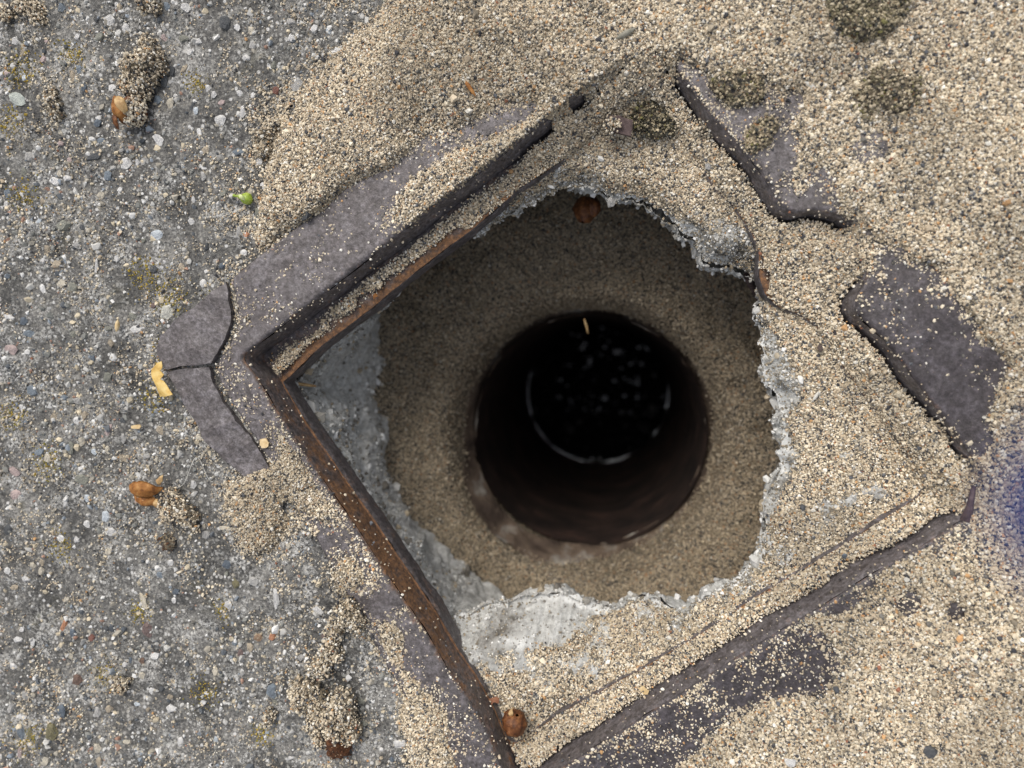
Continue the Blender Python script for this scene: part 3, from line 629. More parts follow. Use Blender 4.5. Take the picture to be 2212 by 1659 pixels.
# grains wherever the view can reach, plus a margin
VX0, VX1, VY0, VY1 = -0.215, 0.150, -0.155, 0.125
DENS = 7.6e6
nc = int((VX1 - VX0) * (VY1 - VY0) * DENS)
px_, py_ = RNG.uniform(VX0, VX1, nc), RNG.uniform(VY0, VY1, nc)
pd = sample(DEN, px_, py_); k = RNG.random(nc) < pd; px_, py_, pd = px_[k], py_[k], pd[k]
inT = sample(IN_T1.astype(float), px_, py_) > 0.5
base = np.where(inT, np.where(np.hypot(px_ - CXY[0], py_ - CXY[1]) > interp_th(rT2, px_, py_), ZLED + 0.0002, collar_z(px_, py_) + 0.0004), ZFL - 0.0002)
onp = (np.hypot(px_ - CXY[0], py_ - CXY[1]) > interp_th(rO, px_, py_)); base = np.where(onp & ~inT, pave_z(px_, py_), base)
rt1p = interp_th(rT1, px_, py_); rp = np.hypot(px_ - CXY[0], py_ - CXY[1]); wz = (rp < rt1p + 0.0002) & ~inT
base = np.where(wz, ZFL + (ZLED - ZFL) * np.clip((rt1p - rp) / 0.0027, 0, 1) ** 1.8, base)
zb = np.maximum(base, sample(ZS, px_, py_) - np.where(pd > 0.40, 0, 1))
gs = gsize(len(px_)) * np.where((px_ > 0.06) & (RNG.random(len(px_)) < 0.5), 1.12, 1.0)
gs *= 0.82 + 0.42 * fbm(px_, py_, 0.020, 3, 801); big = RNG.random(len(px_)) < 0.006; gs[big] *= 1.9
tone = 0.80 + 0.26 * sstep(.3, .62, fbm(px_, py_, 0.024, 4, 805))     # drier and damper sand
scatter('sand_grains', np.stack([px_, py_, zb + gs * RNG.uniform(0.05, 0.45, len(px_))], -1), gs, np.clip(palette(len(px_), PAL, RNG) * tone[:, None] * (1, .995, .985), 0, 1), sand)
print('sand grains', len(px_))
# silt grains on the floor of the hole
ni = 75000; ii = RNG.uniform(0.25, FV.shape[0] - 1.01, ni); jj = RNG.integers(0, NTH, ni)
p0 = FV[ii.astype(int), jj]; p1 = FV[ii.astype(int) + 1, jj]; f = (ii % 1)[:, None]; pts = p0 * (1 - f) + p1 * f + RNG.normal(0, 0.0004, (ni, 3)); pts[:, 2] += 0.0001
gs = gsize(ni, 0.00055); pal2 = [((.44, .36, .25), .45), ((.33, .27, .185), .35), ((.52, .44, .32), .18), ((.16, .135, .10), .12), ((.5, .47, .4), .03)]
scatter('silt_grains', pts, gs, palette(ni, pal2, RNG), floor_o)

# loose crumbs on the broken concrete
def crumbs(name, VV, n, pal, med, sig, parent, wfun):
    i = RNG.uniform(0, VV.shape[0] - 1.001, n); j = RNG.integers(0, NTH, n); f = (i % 1)[:, None]; k = i.astype(int)
    keep_ = RNG.random(n) < wfun(k / VV.shape[0], j); p = (VV[k, j] * (1 - f) + VV[k + 1, j] * f)[keep_]
    p = p + RNG.normal(0, .0003, p.shape); g = np.clip(med * np.exp(RNG.normal(0, sig, len(p))), .0003, .004)
    scatter(name, p, g, palette(len(p), pal, RNG), parent, aspect=.45)
CONP = [((.62, .61, .57), .28), ((.45, .44, .41), .28), ((.30, .285, .25), .2), ((.17, .155, .13), .14), ((.40, .33, .23), .1), ((.74, .73, .70), .12)]
crumbs('rim_crumbs', RV, 42000, CONP + [((.22, .19, .14), .35), ((.36, .31, .23), .25)], .00052, .42, collar, lambda t, j: (1 - left[j]) * np.clip(.2 + t * 1.2, 0, 1) * (1 - .55 * bot[j]))
crumbs('wall_crumbs', CWV, 36000, CONP, .0007, .6, cw, lambda t, j: np.where(left[j] > .5, np.clip(1.0 - .25 * t, 0, 1) * sstep(.35, .6, fbm(j * .0003, t * .04, .012, 3, 77)), np.where(t < .2, .35, 0)))

# ------------------------------------------------------------------ aggregate in the pavement
def hull_mesh(name, k, seed, mat):
    r = np.random.default_rng(seed); p = r.normal(size=(k, 3)); p /= np.linalg.norm(p, axis=1)[:, None]; p *= r.uniform(0.82, 1.0, (k, 1)) * 0.5
    bm = bmesh.new()
    for q in p: bm.verts.new(q)
    h = bmesh.ops.convex_hull(bm, input=bm.verts[:])
    bmesh.ops.delete(bm, geom=[v for v in bm.verts if not v.link_faces], context='VERTS')
    me = bpy.data.meshes.new(name); bm.to_mesh(me); bm.free(); me.materials.append(mat)
    return me
STONES = [hull_mesh('stone_shape', 18, 400 + k, M['stone']) for k in range(8)]
W_, CR, LG, GG_, BG, TN, PK, RD, OR, DG, PU = (0.68, 0.67, 0.65), (0.58, 0.53, 0.43), (0.42, 0.41, 0.39), (0.25, 0.25, 0.21), (0.19, 0.225, 0.26), (0.40, 0.34, 0.255), (0.48, 0.38, 0.36), (0.22, 0.10, 0.075), (0.52, 0.25, 0.14), (0.085, 0.09, 0.095), (0.16, 0.115, 0.105)
BW = (0.55, 0.60, 0.64); BL = (0.12, 0.145, 0.175); PG = (0.42, 0.45, 0.41); OL = (0.20, 0.18, 0.10)
def tile(oy, rows, ox=0): return [(ox + x / 3, oy + y / 3, w / 3, h / 3, a, c) for x, y, w, h, a, c in rows]
ST = tile(0, [(110, 640, 150, 100, -38, PG), (1425, 780, 90, 60, 0, W_), (805, 1055, 80, 70, 0, W_), (925, 1045, 55, 55, 0, LG), (875, 1045, 35, 40, 0, W_), (1025, 905, 105, 55, -35, W_), (425, 1150, 55, 50, 0, W_), (340, 1170, 80, 45, -25, W_), (370, 1120, 40, 50, 0, CR),
    (1005, 1530, 100, 75, 0, BW), (1570, 730, 45, 85, 0, W_), (1925, 550, 100, 90, 0, LG), (505, 450, 60, 55, 0, BG), (25, 1330, 50, 60, 0, W_), (40, 470, 45, 45, 0, PK), (90, 260, 60, 50, 0, W_), (505, 240, 45, 45, 0, W_), (815, 190, 60, 70, 20, W_), (700, 120, 100, 60, -50, W_),
    (1220, 330, 45, 45, 0, W_), (1620, 195, 55, 45, 0, CR), (1535, 180, 40, 40, 0, W_), (1595, 375, 50, 50, 0, W_), (1635, 290, 50, 50, 0, LG), (2035, 185, 50, 55, 0, W_), (2130, 200, 45, 40, 0, BW), (1890, 250, 60, 38, -10, W_), (275, 380, 45, 45, 0, PK), (455, 490, 45, 75, 10, TN),
    (1055, 240, 45, 45, 0, PK), (1180, 240, 70, 60, 0, GG_), (1460, 150, 80, 80, 0, DG), (640, 240, 75, 50, 20, GG_), (650, 915, 70, 40, 0, BG), (140, 1105, 60, 55, 0, GG_), (405, 1460, 90, 70, 0, GG_), (290, 1620, 55, 60, 0, TN), (490, 1590, 70, 45, 0, LG), (1550, 985, 80, 50, 0, BG),
    (1785, 585, 45, 45, 0, RD), (1435, 665, 50, 40, 0, PK), (1265, 715, 40, 40, 0, BW), (1380, 610, 40, 40, 0, W_), (1635, 615, 35, 40, 0, W_), (1540, 600, 45, 35, 20, W_), (1290, 270, 55, 35, 30, W_), (390, 930, 38, 45, 0, PK), (435, 1040, 40, 45, 0, PK), (780, 1230, 40, 40, 0, W_),
    (1700, 1205, 42, 42, 0, W_), (1535, 1500, 50, 75, 0, LG), (1590, 1520, 35, 35, 0, OR), (1670, 1390, 65, 75, 0, GG_), (1240, 1290, 35, 50, 0, W_), (260, 1300, 35, 60, 0, TN), (700, 1140, 55, 60, 0, BG), (240, 1430, 42, 38, 0, BW), (1570, 1640, 55, 45, 0, W_), (385, 40, 60, 55, 0, BG),
    (765, 40, 35, 55, 0, TN), (1075, 40, 50, 45, 0, BG), (1200, 50, 70, 55, 0, W_), (1885, 140, 55, 45, 0, LG), (175, 1010, 65, 55, 0, LG), (1110, 460, 45, 75, 5, DG), (1060, 520, 60, 75, 0, DG), (1010, 640, 60, 50, 0, BG), (900, 220, 60, 60, 30, DG), (1340, 570, 45, 40, 0, W_), (755, 640, 26, 35, 0, W_), (150, 500, 40, 50, 0, BW),
    (545, 565, 45, 55, 0, BL), (1185, 440, 70, 35, 35, TN), (1100, 670, 55, 60, 0, CR), (1240, 680, 35, 60, -25, DG), (700, 710, 32, 32, 0, BW), (1310, 1140, 40, 50, 0, LG), (610, 1020, 110, 40, 20, DG), (1960, 1230, 50, 45, 0, DG), (1330, 970, 50, 40, 40, TN)])
ST += tile(553, [(380, 175, 75, 65, 0, CR), (265, 215, 45, 65, 20, W_), (1065, 360, 105, 85, 0, (0.60, 0.59, 0.52)), (885, 475, 95, 52, 0, W_), (845, 390, 60, 45, 0, GG_), (180, 505, 90, 45, 0, BG), (50, 395, 75, 40, -15, W_), (690, 785, 62, 58, 0, GG_), (780, 820, 52, 32, 15, TN), (485, 1070, 52, 50, 0, W_),
    (700, 1125, 50, 80, -25, PK), (540, 1035, 50, 55, 0, TN), (520, 1205, 50, 50, 0, CR), (605, 1270, 42, 40, 0, BW), (795, 1315, 90, 40, -35, TN), (300, 1310, 50, 60, 0, CR), (80, 1400, 100, 65, -38, PK), (85, 1560, 95, 80, 0, PK), (1250, 1480, 45, 52, 0, W_), (430, 1590, 38, 85, -10, W_), (550, 1570, 55, 50, 0, BW),
    (520, 1450, 105, 60, 0, GG_), (1440, 60, 55, 45, 30, BL), (990, 85, 55, 45, 0, DG), (985, 320, 45, 45, 0, PU), (60, 610, 115, 65, -10, PK), (145, 660, 35, 45, 0, LG), (200, 880, 95, 70, -35, BG), (120, 985, 45, 40, 0, W_), (1025, 1130, 60, 60, 0, TN), (345, 1050, 48, 90, -15, TN), (455, 1240, 45, 85, 0, GG_),
    (250, 1270, 70, 60, 0, BG), (1390, 35, 42, 42, 0, LG), (620, 60, 25, 90, -5, W_), (265, 30, 42, 40, 0, W_), (800, 1180, 35, 60, 0, LG), (690, 1260, 40, 52, 0, CR), (945, 1300, 52, 42, 0, LG), (460, 200, 70, 60, 0, GG_), (350, 50, 90, 60, 10, TN), (590, 665, 35, 45, 0, BL), (145, 420, 60, 50, 0, BL), (405, 920, 50, 35, 0, BG)])
ST += tile(1106, [(715, 125, 90, 52, -8, W_), (385, 175, 62, 50, -30, W_), (495, 180, 35, 52, 0, W_), (685, 30, 62, 70, 0, BW), (705, 255, 55, 58, 0, CR), (1105, 330, 52, 45, 0, W_), (1455, 345, 85, 52, -15, BL), (265, 385, 45, 58, 0, CR), (205, 350, 52, 42, 0, CR), (50, 380, 45, 45, 0, W_), (175, 430, 62, 45, 0, W_),
    (925, 575, 45, 115, 15, CR), (1140, 515, 52, 52, 0, BL), (1125, 575, 40, 38, 0, W_), (410, 735, 48, 80, -20, OR), (595, 815, 52, 58, 0, RD), (475, 780, 55, 52, 0, BL), (955, 765, 80, 95, 0, PU), (110, 830, 62, 45, 0, W_), (215, 840, 35, 52, 0, W_), (130, 765, 45, 45, 0, W_), (275, 740, 38, 40, 0, LG),
    (1665, 815, 72, 45, -15, (0.33, 0.22, 0.14)), (1760, 815, 48, 45, 30, OR), (1785, 560, 45, 120, 0, W_), (1640, 450, 75, 55, 0, LG), (1525, 465, 45, 78, 10, OL), (1330, 150, 58, 50, 0, LG), (1000, 935, 68, 62, 0, W_), (910, 970, 52, 48, 0, (0.22, 0.14, 0.10)), (845, 960, 32, 40, 0, BL), (810, 990, 38, 35, 0, W_),
    (700, 1020, 40, 40, 0, W_), (920, 1060, 48, 42, 0, CR), (1110, 1275, 68, 58, 0, W_), (1100, 1195, 48, 40, 0, TN), (1310, 1240, 48, 40, 0, W_), (1165, 1500, 52, 72, 0, W_), (1385, 1485, 42, 35, 0, BW), (1395, 1035, 48, 68, 0, CR), (1610, 885, 62, 52, 0, TN), (1760, 1170, 100, 95, 0, BG), (1945, 945, 52, 62, 20, LG),
    (2055, 640, 85, 40, -35, W_), (135, 1330, 85, 48, -10, W_), (400, 1290, 75, 85, 0, BL), (620, 1300, 58, 68, 0, LG), (705, 1280, 52, 52, 0, TN), (125, 1430, 75, 105, 10, BG), (195, 1435, 35, 80, 0, OL), (190, 1510, 48, 40, 0, W_), (120, 1560, 35, 95, 0, PK), (295, 1610, 68, 80, 0, CR), (635, 1630, 48, 72, 0, TN),
    (620, 1535, 55, 62, 20, CR), (60, 1270, 50, 90, 0, LG), (80, 1000, 62, 40, 0, W_), (450, 935, 42, 40, 0, CR), (1860, 1610, 82, 40, 15, W_), (90, 490, 62, 35, 10, TN), (425, 570, 58, 35, 25, CR), (400, 1170, 30, 52, 0, LG), (330, 1420, 105, 110, 0, OL), (1460, 110, 120, 28, -8, CR), (2095, 815, 60, 30, 10, PU),
    (985, 1155, 30, 45, 0, W_), (890, 1245, 45, 35, 0, BW), (1550, 920, 45, 50, 0, PU), (820, 1490, 60, 40, 0, CR), (45, 130, 70, 90, 0, DG), (500, 1080, 80, 70, 0, (.20, .13, .10)), (1055, 1140, 40, 40, 0, DG)])
ST += tile(1106, [(370, 1515, 125, 48, 15, W_), (230, 1310, 40, 35, 0, W_), (1965, 1600, 75, 75, 0, W_)], 737)[0:1]
rs = np.random.default_rng(99); FILL = [W_, LG, GG_, TN, CR, BG, W_, LG, TN, PK, DG, BL, GG_, W_]
sandq = PP(SAND_ALL, 0.0); outq = PP(OUT, 0)
tries = 0
while len(ST) < 300 and tries < 20000:
    tries += 1; u, v = rs.uniform(-60, 900), rs.uniform(-60, 1720); s = float(np.clip(13 * math.exp(rs.normal(0, .3)), 9, 26))
    q = P(u, v, 0)
    if inside(sandq, q[0], q[1]) or inside(outq, q[0], q[1]) or inside(PP(FRA), q[0], q[1]) or inside(PP(FRB), q[0], q[1]): continue
    if any(abs(a[0] - u) < (a[2] + s) * .55 and abs(a[1] - v) < (a[3] + s) * .55 for a in ST): continue
    ST.append((u, v, s, s * rs.uniform(.6, 1.1), rs.uniform(-90, 90), FILL[rs.integers(len(FILL))]))
for k, (u, v, w, h, a, col) in enumerate(ST):
    q = P3(u, v, 0); q.z = float(pave_z(np.array(q.x), np.array(q.y)))
    o = bpy.data.objects.new('stone', STONES[k % 8]); COL.objects.link(o); o.parent = pavement
    sx, sy = w * PXM * 1.38, h * PXM * 1.38; sz = min(sx, sy) * 0.5
    o.location = (q.x, q.y, q.z + 0.00012 - sz * 0.06); o.scale = (sx, sy, sz); o.rotation_euler = (0, 0, math.radians(a))
    j = rs.uniform(0.85, 1.12); o.color = (min(1, col[0] * j), min(1, col[1] * j), min(1, col[2] * j), 1)
# small aggregate, too many to count
ng = 44000; ux, uy = RNG.uniform(VX0 - .015, 0.02, ng), RNG.uniform(VY0 - .015, VY1 + .015, ng)
k = (np.hypot(ux - CXY[0], uy - CXY[1]) > interp_th(rO, ux, uy)) & (sample(DO, ux, uy) < 0.6) & ~inside(PP(FRA), ux, uy) & ~inside(PP(FRB), ux, uy)
ux, uy = ux[k], uy[k]; pz = pave_z(ux, uy)
patch = fbm(ux, uy, 0.022, 4, 411); k = RNG.random(len(ux)) < 0.25 + 1.5 * sstep(0.35, 0.65, patch); ux, uy, pz = ux[k], uy[k], pz[k]
gs = np.clip(0.00072 * np.exp(RNG.normal(0, .5, len(ux))), .0003, .0026)
PALG = [((.66, .65, .62), .16), ((.46, .45, .42), .24), ((.36, .33, .27), .16), ((.22, .22, .20), .14), ((.58, .50, .36), .10), ((.10, .11, .12), .08), ((.24, .27, .30), .05), ((.36, .22, .16), .03)]
scatter('small_aggregate', np.stack([ux, uy, pz - gs * RNG.uniform(-0.12, .30, len(ux))], -1), gs, palette(len(ux), PALG, RNG), pavement)
# yellow lichen specks
cl = [(360, 640, 50), (330, 860, 35), (355, 760, 25), (40, 150, 45), (20, 260, 40), (150, 120, 30), (100, 1000, 40), (130, 1180, 30), (230, 1460, 30), (470, 650, 30), (440, 1500, 35), (50, 420, 40), (420, 180, 25), (20, 900, 35), (640, 330, 20), (300, 1320, 25), (60, 1600, 40), (310, 590, 40), (480, 1320, 20), (560, 1590, 30)]
L = []
for (u, v, r) in cl:
    for _ in range(int(r * 4)): L.append((u + RNG.normal(0, r * .5), v + RNG.normal(0, r * .5)))
L = np.array(L); q = P(L[:, 0], L[:, 1], 0); k = (np.hypot(q[:, 0] - CXY[0], q[:, 1] - CXY[1]) > interp_th(rO, q[:, 0], q[:, 1])); q = q[k]
gs = gsize(len(q), 0.00042, .3, .0002, .0008)
scatter('lichen', np.concatenate([q, (pave_z(q[:, 0], q[:, 1]) + .0001)[:, None]], 1), gs, palette(len(q), [((.36, .25, .035), .5), ((.22, .19, .04), .3), ((.42, .33, .08), .2)], RNG), pavement)

# ------------------------------------------------------------------ clumps of damp sand and mud
def clump(name, label, cat, blobs, mat, pal, group=None, z=0.0, step=0.0008, dens=6.0e6, crumb=0.0008, grain=0.00060, parent=None, seed=1, nz_amp=0.8, pw=2):
    """blobs: (u, v, radius in photo units, height in metres); a lumpy heap with its own grains"""
    B = [(*P(u, v, z), r * PXM, h) for u, v, r, h in blobs]
    xs = np.arange(min(b[0] - b[2] for b in B) - .002, max(b[0] + b[2] for b in B) + .002, step)
    ys = np.arange(min(b[1] - b[2] for b in B) - .002, max(b[1] + b[2] for b in B) + .002, step)
    cx, cy = np.mean([b[0] for b in B]), np.mean([b[1] for b in B])
    def hf(x, y):
        x = np.asarray(x); y = np.asarray(y)
        w = (fbm(x, y, 0.0042, 4, 500 + seed, .65) - 0.5) * nz_amp * 1.3; t = np.full(np.shape(x), -1.0)
        for bx, by, r, h in B:
            d = np.hypot(x - bx, y - by) / r + w; t = np.maximum(t, np.where(d < 1, h * np.sqrt(np.clip(1 - d ** pw, 0, 1)), -1))
        return np.where(t > 0, t * (0.45 + 1.1 * fbm(x, y, 0.0028, 3, 520 + seed)), -0.0006)
    V, F = sheet(xs, ys, lambda x, y: z + hf(x, y), lambda x, y: hf(x, y) > -0.0005)
    V = V - np.array([cx, cy, z]); me = new_mesh(name, V, F, mat)
    o = obj(name, me, parent, label, cat, group); o.location = (cx, cy, z)
    n = int((xs[-1] - xs[0]) * (ys[-1] - ys[0]) * dens); x, y = RNG.uniform(xs[0], xs[-1], n), RNG.uniform(ys[0], ys[-1], n); h = hf(x, y); k = h > 0
    x, y, h = x[k], y[k], h[k]
    pts = np.stack([x - cx, y - cy, h], -1) + RNG.normal(0, crumb, (len(x), 3)) * (.8, .8, 0); pts[:, 2] += np.abs(RNG.normal(0, crumb * .7, len(x))); pts[:, 2] = np.maximum(pts[:, 2], 0.0001)
    scatter('grains', pts, gsize(len(x), grain), palette(len(x), pal, RNG), o)
    return o
damp = [(tuple(0.96 * q for q in c_), w) for c_, w in PAL]
mudp = [((.16, .14, .085), .25), ((.26, .22, .14), .25), ((.46, .39, .26), .30), ((.06, .06, .05), .2), ((.17, .155, .06), .08)]
M['damp'] = mat_sandbed('damp_sand', 0.75); M['mud'] = mat_sandbed('mud', 0.45)
G = 'crumbly sand clumps on the paving'
clump('sand_clump', 'long crumbly sand clump above the brown bud husk at the upper left', 'sand clump', [(322, 95, 20, .0030), (325, 125, 32, .0048), (310, 160, 42, .0062), (335, 140, 30, .0055), (290, 185, 30, .0045), (315, 190, 28, .0048), (345, 130, 18, .003)], M['damp'], damp, G, seed=1)
clump('sand_clump', 'small sand clump between the pale green stone and the bud husk', 'sand clump', [(120, 230, 18, .0028), (112, 205, 14, .002), (128, 250, 12, .002)], M['damp'], damp, G, seed=2)
clump('sand_clump', 'scattered sand clump in the top left corner', 'sand clump', [(85, 25, 24, .0028), (60, 15, 22, .0022), (95, 45, 12, .0018), (15, 30, 20, .002)], M['damp'], damp, G, seed=3)
clump('sand_clump', 'sand clump at the top edge above the long clump', 'sand clump', [(325, 5, 24, .003), (340, 22, 14, .002), (310, 15, 12, .0016)], M['damp'], damp, G, seed=4)
clump('sand_clump', 'sand clump beside the orange bud scale', 'sand clump', [(375, 1075, 22, .0034), (395, 1100, 28, .0045), (375, 1105, 26, .0040), (415, 1118, 18, .003), (428, 1140, 8, .0016)], M['damp'], damp, G, seed=5)
clump('sand_clump', 'round damp sand clump on the lower left flange', 'sand clump', [(752, 1322, 34, .0055), (735, 1345, 26, .004), (775, 1340, 20, .0035), (755, 1300, 20, .004)], M['damp'], damp, G, z=0.0006, seed=6)
clump('sand_clump', 'ridge of sand between two bigger clumps at the lower left', 'sand clump', [(712, 1400, 22, .004), (700, 1435, 24, .0042), (725, 1370, 20, .003), (735, 1410, 16, .0025)], M['damp'], damp, G, seed=7)
clump('sand_clump', 'largest crumbly sand clump at the lower left above a rusty brown crumb', 'sand clump', [(665, 1490, 34, .005), (690, 1520, 30, .005), (735, 1545, 44, .007), (745, 1515, 34, .006), (690, 1560, 26, .004), (655, 1520, 20, .003), (760, 1570, 26, .005), (695, 1590, 20, .003)], M['damp'], damp, G, seed=8)
clump('sand_clump', 'small loose sand clump among pale pebbles at the far lower left', 'sand clump', [(262, 1478, 18, .0028), (275, 1470, 12, .0022), (250, 1488, 9, .0015)], M['damp'], damp, G, seed=9)
clump('sand_clump', 'narrow sand clump left of the largest lower clump, right of the pale pebbles', 'sand clump', [(585, 1542, 14, .0022), (580, 1558, 12, .002)], M['damp'], damp, G, seed=10)
clump('sand_clump', 'dark sand clump at the left edge of the sand sheet', 'sand clump', [(570, 295, 26, .0034), (575, 325, 22, .0028), (590, 275, 16, .002)], M['damp'], damp, G, seed=11)
clump('mud_clod', 'round olive clod of damp sand at the top right edge', 'clod', [(1872, 0, 80, .0030), (1872, 6, 74, .0032), (1845, 0, 50, .0030), (1900, 0, 55, .0032)], M['mud'], mudp + [((.58, .5, .35), .25)], z=0.0026, seed=12, nz_amp=.10, crumb=.0004, dens=4.5e6, pw=7)
clump('mud_clod', 'low dark damp clod below the round clod at the right', 'clod', [(1905, 190, 46, .0014), (1880, 210, 36, .0012), (1945, 205, 36, .0012), (1895, 165, 22, .0012)], M['mud'], mudp + [((.45, .38, .27), .5)], z=0.0022, seed=13, dens=2.4e6)
clump('mud_patch', 'round dark mud patch behind the purple bark chip', 'mud', [(1415, 245, 52, .0022), (1440, 235, 34, .002), (1400, 262, 34, .002), (1440, 265, 26, .0016)], M['mud'], mudp + [((.05, .045, .03), .5)], z=float(np.median(sample(ZS, *[np.array([q]) for q in P(1415, 245, -0.008)]))) + .0006, seed=14, dens=4.5e6, nz_amp=.25)
clump('mud_patch', 'damp dark sand patch on the upper right iron plate', 'mud', [(1590, 185, 44, .0018), (1560, 175, 26, .0014), (1625, 195, 26, .0014)], M['mud'], mudp + [((.40, .33, .22), .3)], z=0.0010, seed=15, dens=2.6e6)
clump('mud_patch', 'tongue of damp sand in the middle of the upper right iron plate', 'mud', [(1640, 290, 26, .0018), (1625, 312, 18, .0014), (1660, 275, 20, .0014)], M['damp'], mudp + [((.45, .37, .25), .6)], z=0.0010, seed=16, dens=2.6e6)
clump('dirt_crumb', 'small brown lump of grit under the flange notch edge', 'dirt', [(1523, 278, 20, .0030), (1515, 285, 12, .0025)], M['damp'], damp, z=-0.0080, seed=17)
clump('dirt_crumb', 'rusty brown fibrous crumb below the largest lower sand clump', 'dirt', [(735, 1607, 32, .0042), (715, 1600, 16, .003), (752, 1605, 16, .003)], mat_simple('brown_fibre', [(0.3, (.03, .013, .007)), (.6, (.12, .048, .02)), (.8, (.25, .12, .05))], 900, .9, 2500, .7, .0004), [((.12, .05, .022), .7), ((.3, .2, .12), .2), ((.04, .02, .012), .3)], seed=18, dens=1.0e6, grain=.0004)
clump('dirt_crumb', 'small dark brown crumb below the sand clump with orange scale', 'dirt', [(368, 1172, 17, .0030), (362, 1162, 11, .0028)], M['damp'], [((.10, .05, .025), .6), ((.30, .22, .12), .3), ((.04, .02, .012), .2)], seed=19, dens=2.4e6, grain=.0005)

# ------------------------------------------------------------------ plant bits
def shell(name, parent, mat, L, Wd, curve, mat4, thick=0.00025, nu=14, nv=9, ridge=0.0, tip=0.9):
    """a cupped scale: pointed outline, curled across its width and along its length"""
    V, F = [], []
    for s in range(2):
        for i in range(nu + 1):
            t = i / nu; w = Wd * math.sin(math.pi * min(1, 0.08 + 0.92 * t) ** tip) ** 0.8 + 0.00005
            for j in range(nv + 1):
                a = (j / nv - 0.5) * 2; ang = a * curve
                rr = w / max(curve, 0.2)
                V.append((L * (t - .5), math.sin(ang) * rr, rr * (math.cos(ang) - 0.25) * 0.8 + math.sin(math.pi * t) * L * .12 + ridge * math.cos(a * 14) - s * thick))
    k = (nu + 1) * (nv + 1); g = lambda s, i, j: s * k + i * (nv + 1) + j
    for i in range(nu):
        for j in range(nv):
            F.append((g(0, i, j), g(0, i + 1, j), g(0, i + 1, j + 1), g(0, i, j + 1))); F.append((g(1, i, j), g(1, i, j + 1), g(1, i + 1, j + 1), g(1, i + 1, j)))
    for i in range(nu):
        for j in (0, nv):
            F.append((g(0, i, j), g(1, i, j), g(1, i + 1, j), g(0, i + 1, j)))
    for j in range(nv):
        for i in (0, nu):
            F.append((g(0, i, j), g(0, i, j + 1), g(1, i, j + 1), g(1, i, j)))
    V = np.array(V); V[:, 2] += (fbm(V[:, 0] + len(name), V[:, 1], L * .22, 3, 701) - .5) * L * .12; V[:, 1] += (fbm(V[:, 0] + .3, V[:, 1] * 0, L * .2, 3, 702) - .5) * L * .14
    me = new_mesh(name, V, F, mat); me.transform(mat4); return obj(name, me, parent)
def body(name, parent, mat, prof, n=24, ribs=0, ribamp=0.0, mat4=Matrix()):
    """lathe along local X with optional ribs: prof = [(x, r)]"""
    V, F = [], []
    for x, r in prof:
        for k in range(n):
            a = 2 * math.pi * k / n; q = r * (1 + ribamp * math.cos(ribs * a)) ; V.append((x, q * math.cos(a), q * math.sin(a)))
    for i in range(len(prof) - 1):
        for k in range(n): F.append((i * n + k, i * n + (k + 1) % n, (i + 1) * n + (k + 1) % n, (i + 1) * n + k))
    V = np.array(V); V *= 1 + (fbm(V[:, 0] + V[:, 2] * .6, V[:, 1] + V[:, 2] * .4, .0022, 3, 705) - .5)[:, None] * (.22, .30, .30)
    me = new_mesh(name, V, F, mat); me.transform(mat4); return obj(name, me, parent)
def rot(z=0, y=0, x=0): return Matrix.Rotation(math.radians(z), 4, 'Z') @ Matrix.Rotation(math.radians(y), 4, 'Y') @ Matrix.Rotation(math.radians(x), 4, 'X')
def tube(name, pts, rad, mat, parent=None, n=7, **kw):
    p = [Vector(q) for q in pts]; V, F = [], []
    for i, q in enumerate(p):
        d = (p[min(i + 1, len(p) - 1)] - p[max(i - 1, 0)]).normalized(); a = d.orthogonal().normalized(); b = d.cross(a)
        r = rad[i] if isinstance(rad, (list, tuple)) else rad
        for k in range(n): t = 2 * math.pi * k / n; V.append(q + (a * math.cos(t) + b * math.sin(t)) * r)
    for i in range(len(p) - 1):
        for k in range(n): F.append((i * n + k, i * n + (k + 1) % n, (i + 1) * n + (k + 1) % n, (i + 1) * n + k))
    F2 = F + []
    V = np.array(V); c = V.mean(0); me = new_mesh(name, V - c, F, mat); o = obj(name, me, parent, **kw); o.location = c; return o
M['amber'] = mat_simple('amber_scale', [(.3, (.11, .040, .012)), (.5, (.30, .125, .032)), (.72, (.48, .25, .085))], 420, .62, 1500, .6, .0004, spec=.25)
M['brown'] = mat_simple('brown_husk', [(.3, (.035, .012, .005)), (.52, (.14, .05, .016)), (.75, (.30, .13, .045))], 520, .5, 1400, .7, .0004, spec=.35)
M['husk_in'] = mat_simple('husk_inside', [(.3, (.30, .16, .06)), (.6, (.55, .38, .18)), (.8, (.65, .5, .3))], 600, .6)
M['darkhusk'] = mat_simple('dark_husk', [(.3, (.012, .006, .004)), (.7, (.07, .03, .015))], 900, .8)
M['green'] = mat_simple('bud_green', [(.3, (.16, .24, .02)), (.55, (.30, .40, .045)), (.75, (.48, .55, .13))], 500, .4, 1200, .2, .0002, spec=.5, sss=.2)
M['yellow'] = mat_simple('dry_yellow', [(.3, (.50, .30, .07)), (.5, (.68, .46, .14)), (.7, (.75, .58, .25))], 380, .6, 1100, .3, .0002)
M['cream'] = mat_simple('cream_flake', [(.3, (.50, .34, .15)), (.6, (.72, .56, .32))], 500, .7, 1100, .3, .0002)
M['bark'] = mat_simple('bark', [(.3, (.035, .022, .020)), (.5, (.085, .058, .055)), (.75, (.16, .115, .105))], 420, .75, 1500, .5, .0003)
M['fibre'] = mat_simple('pale_fibre', [(.3, (.5, .48, .42)), (.7, (.7, .68, .62))], 300, .6)

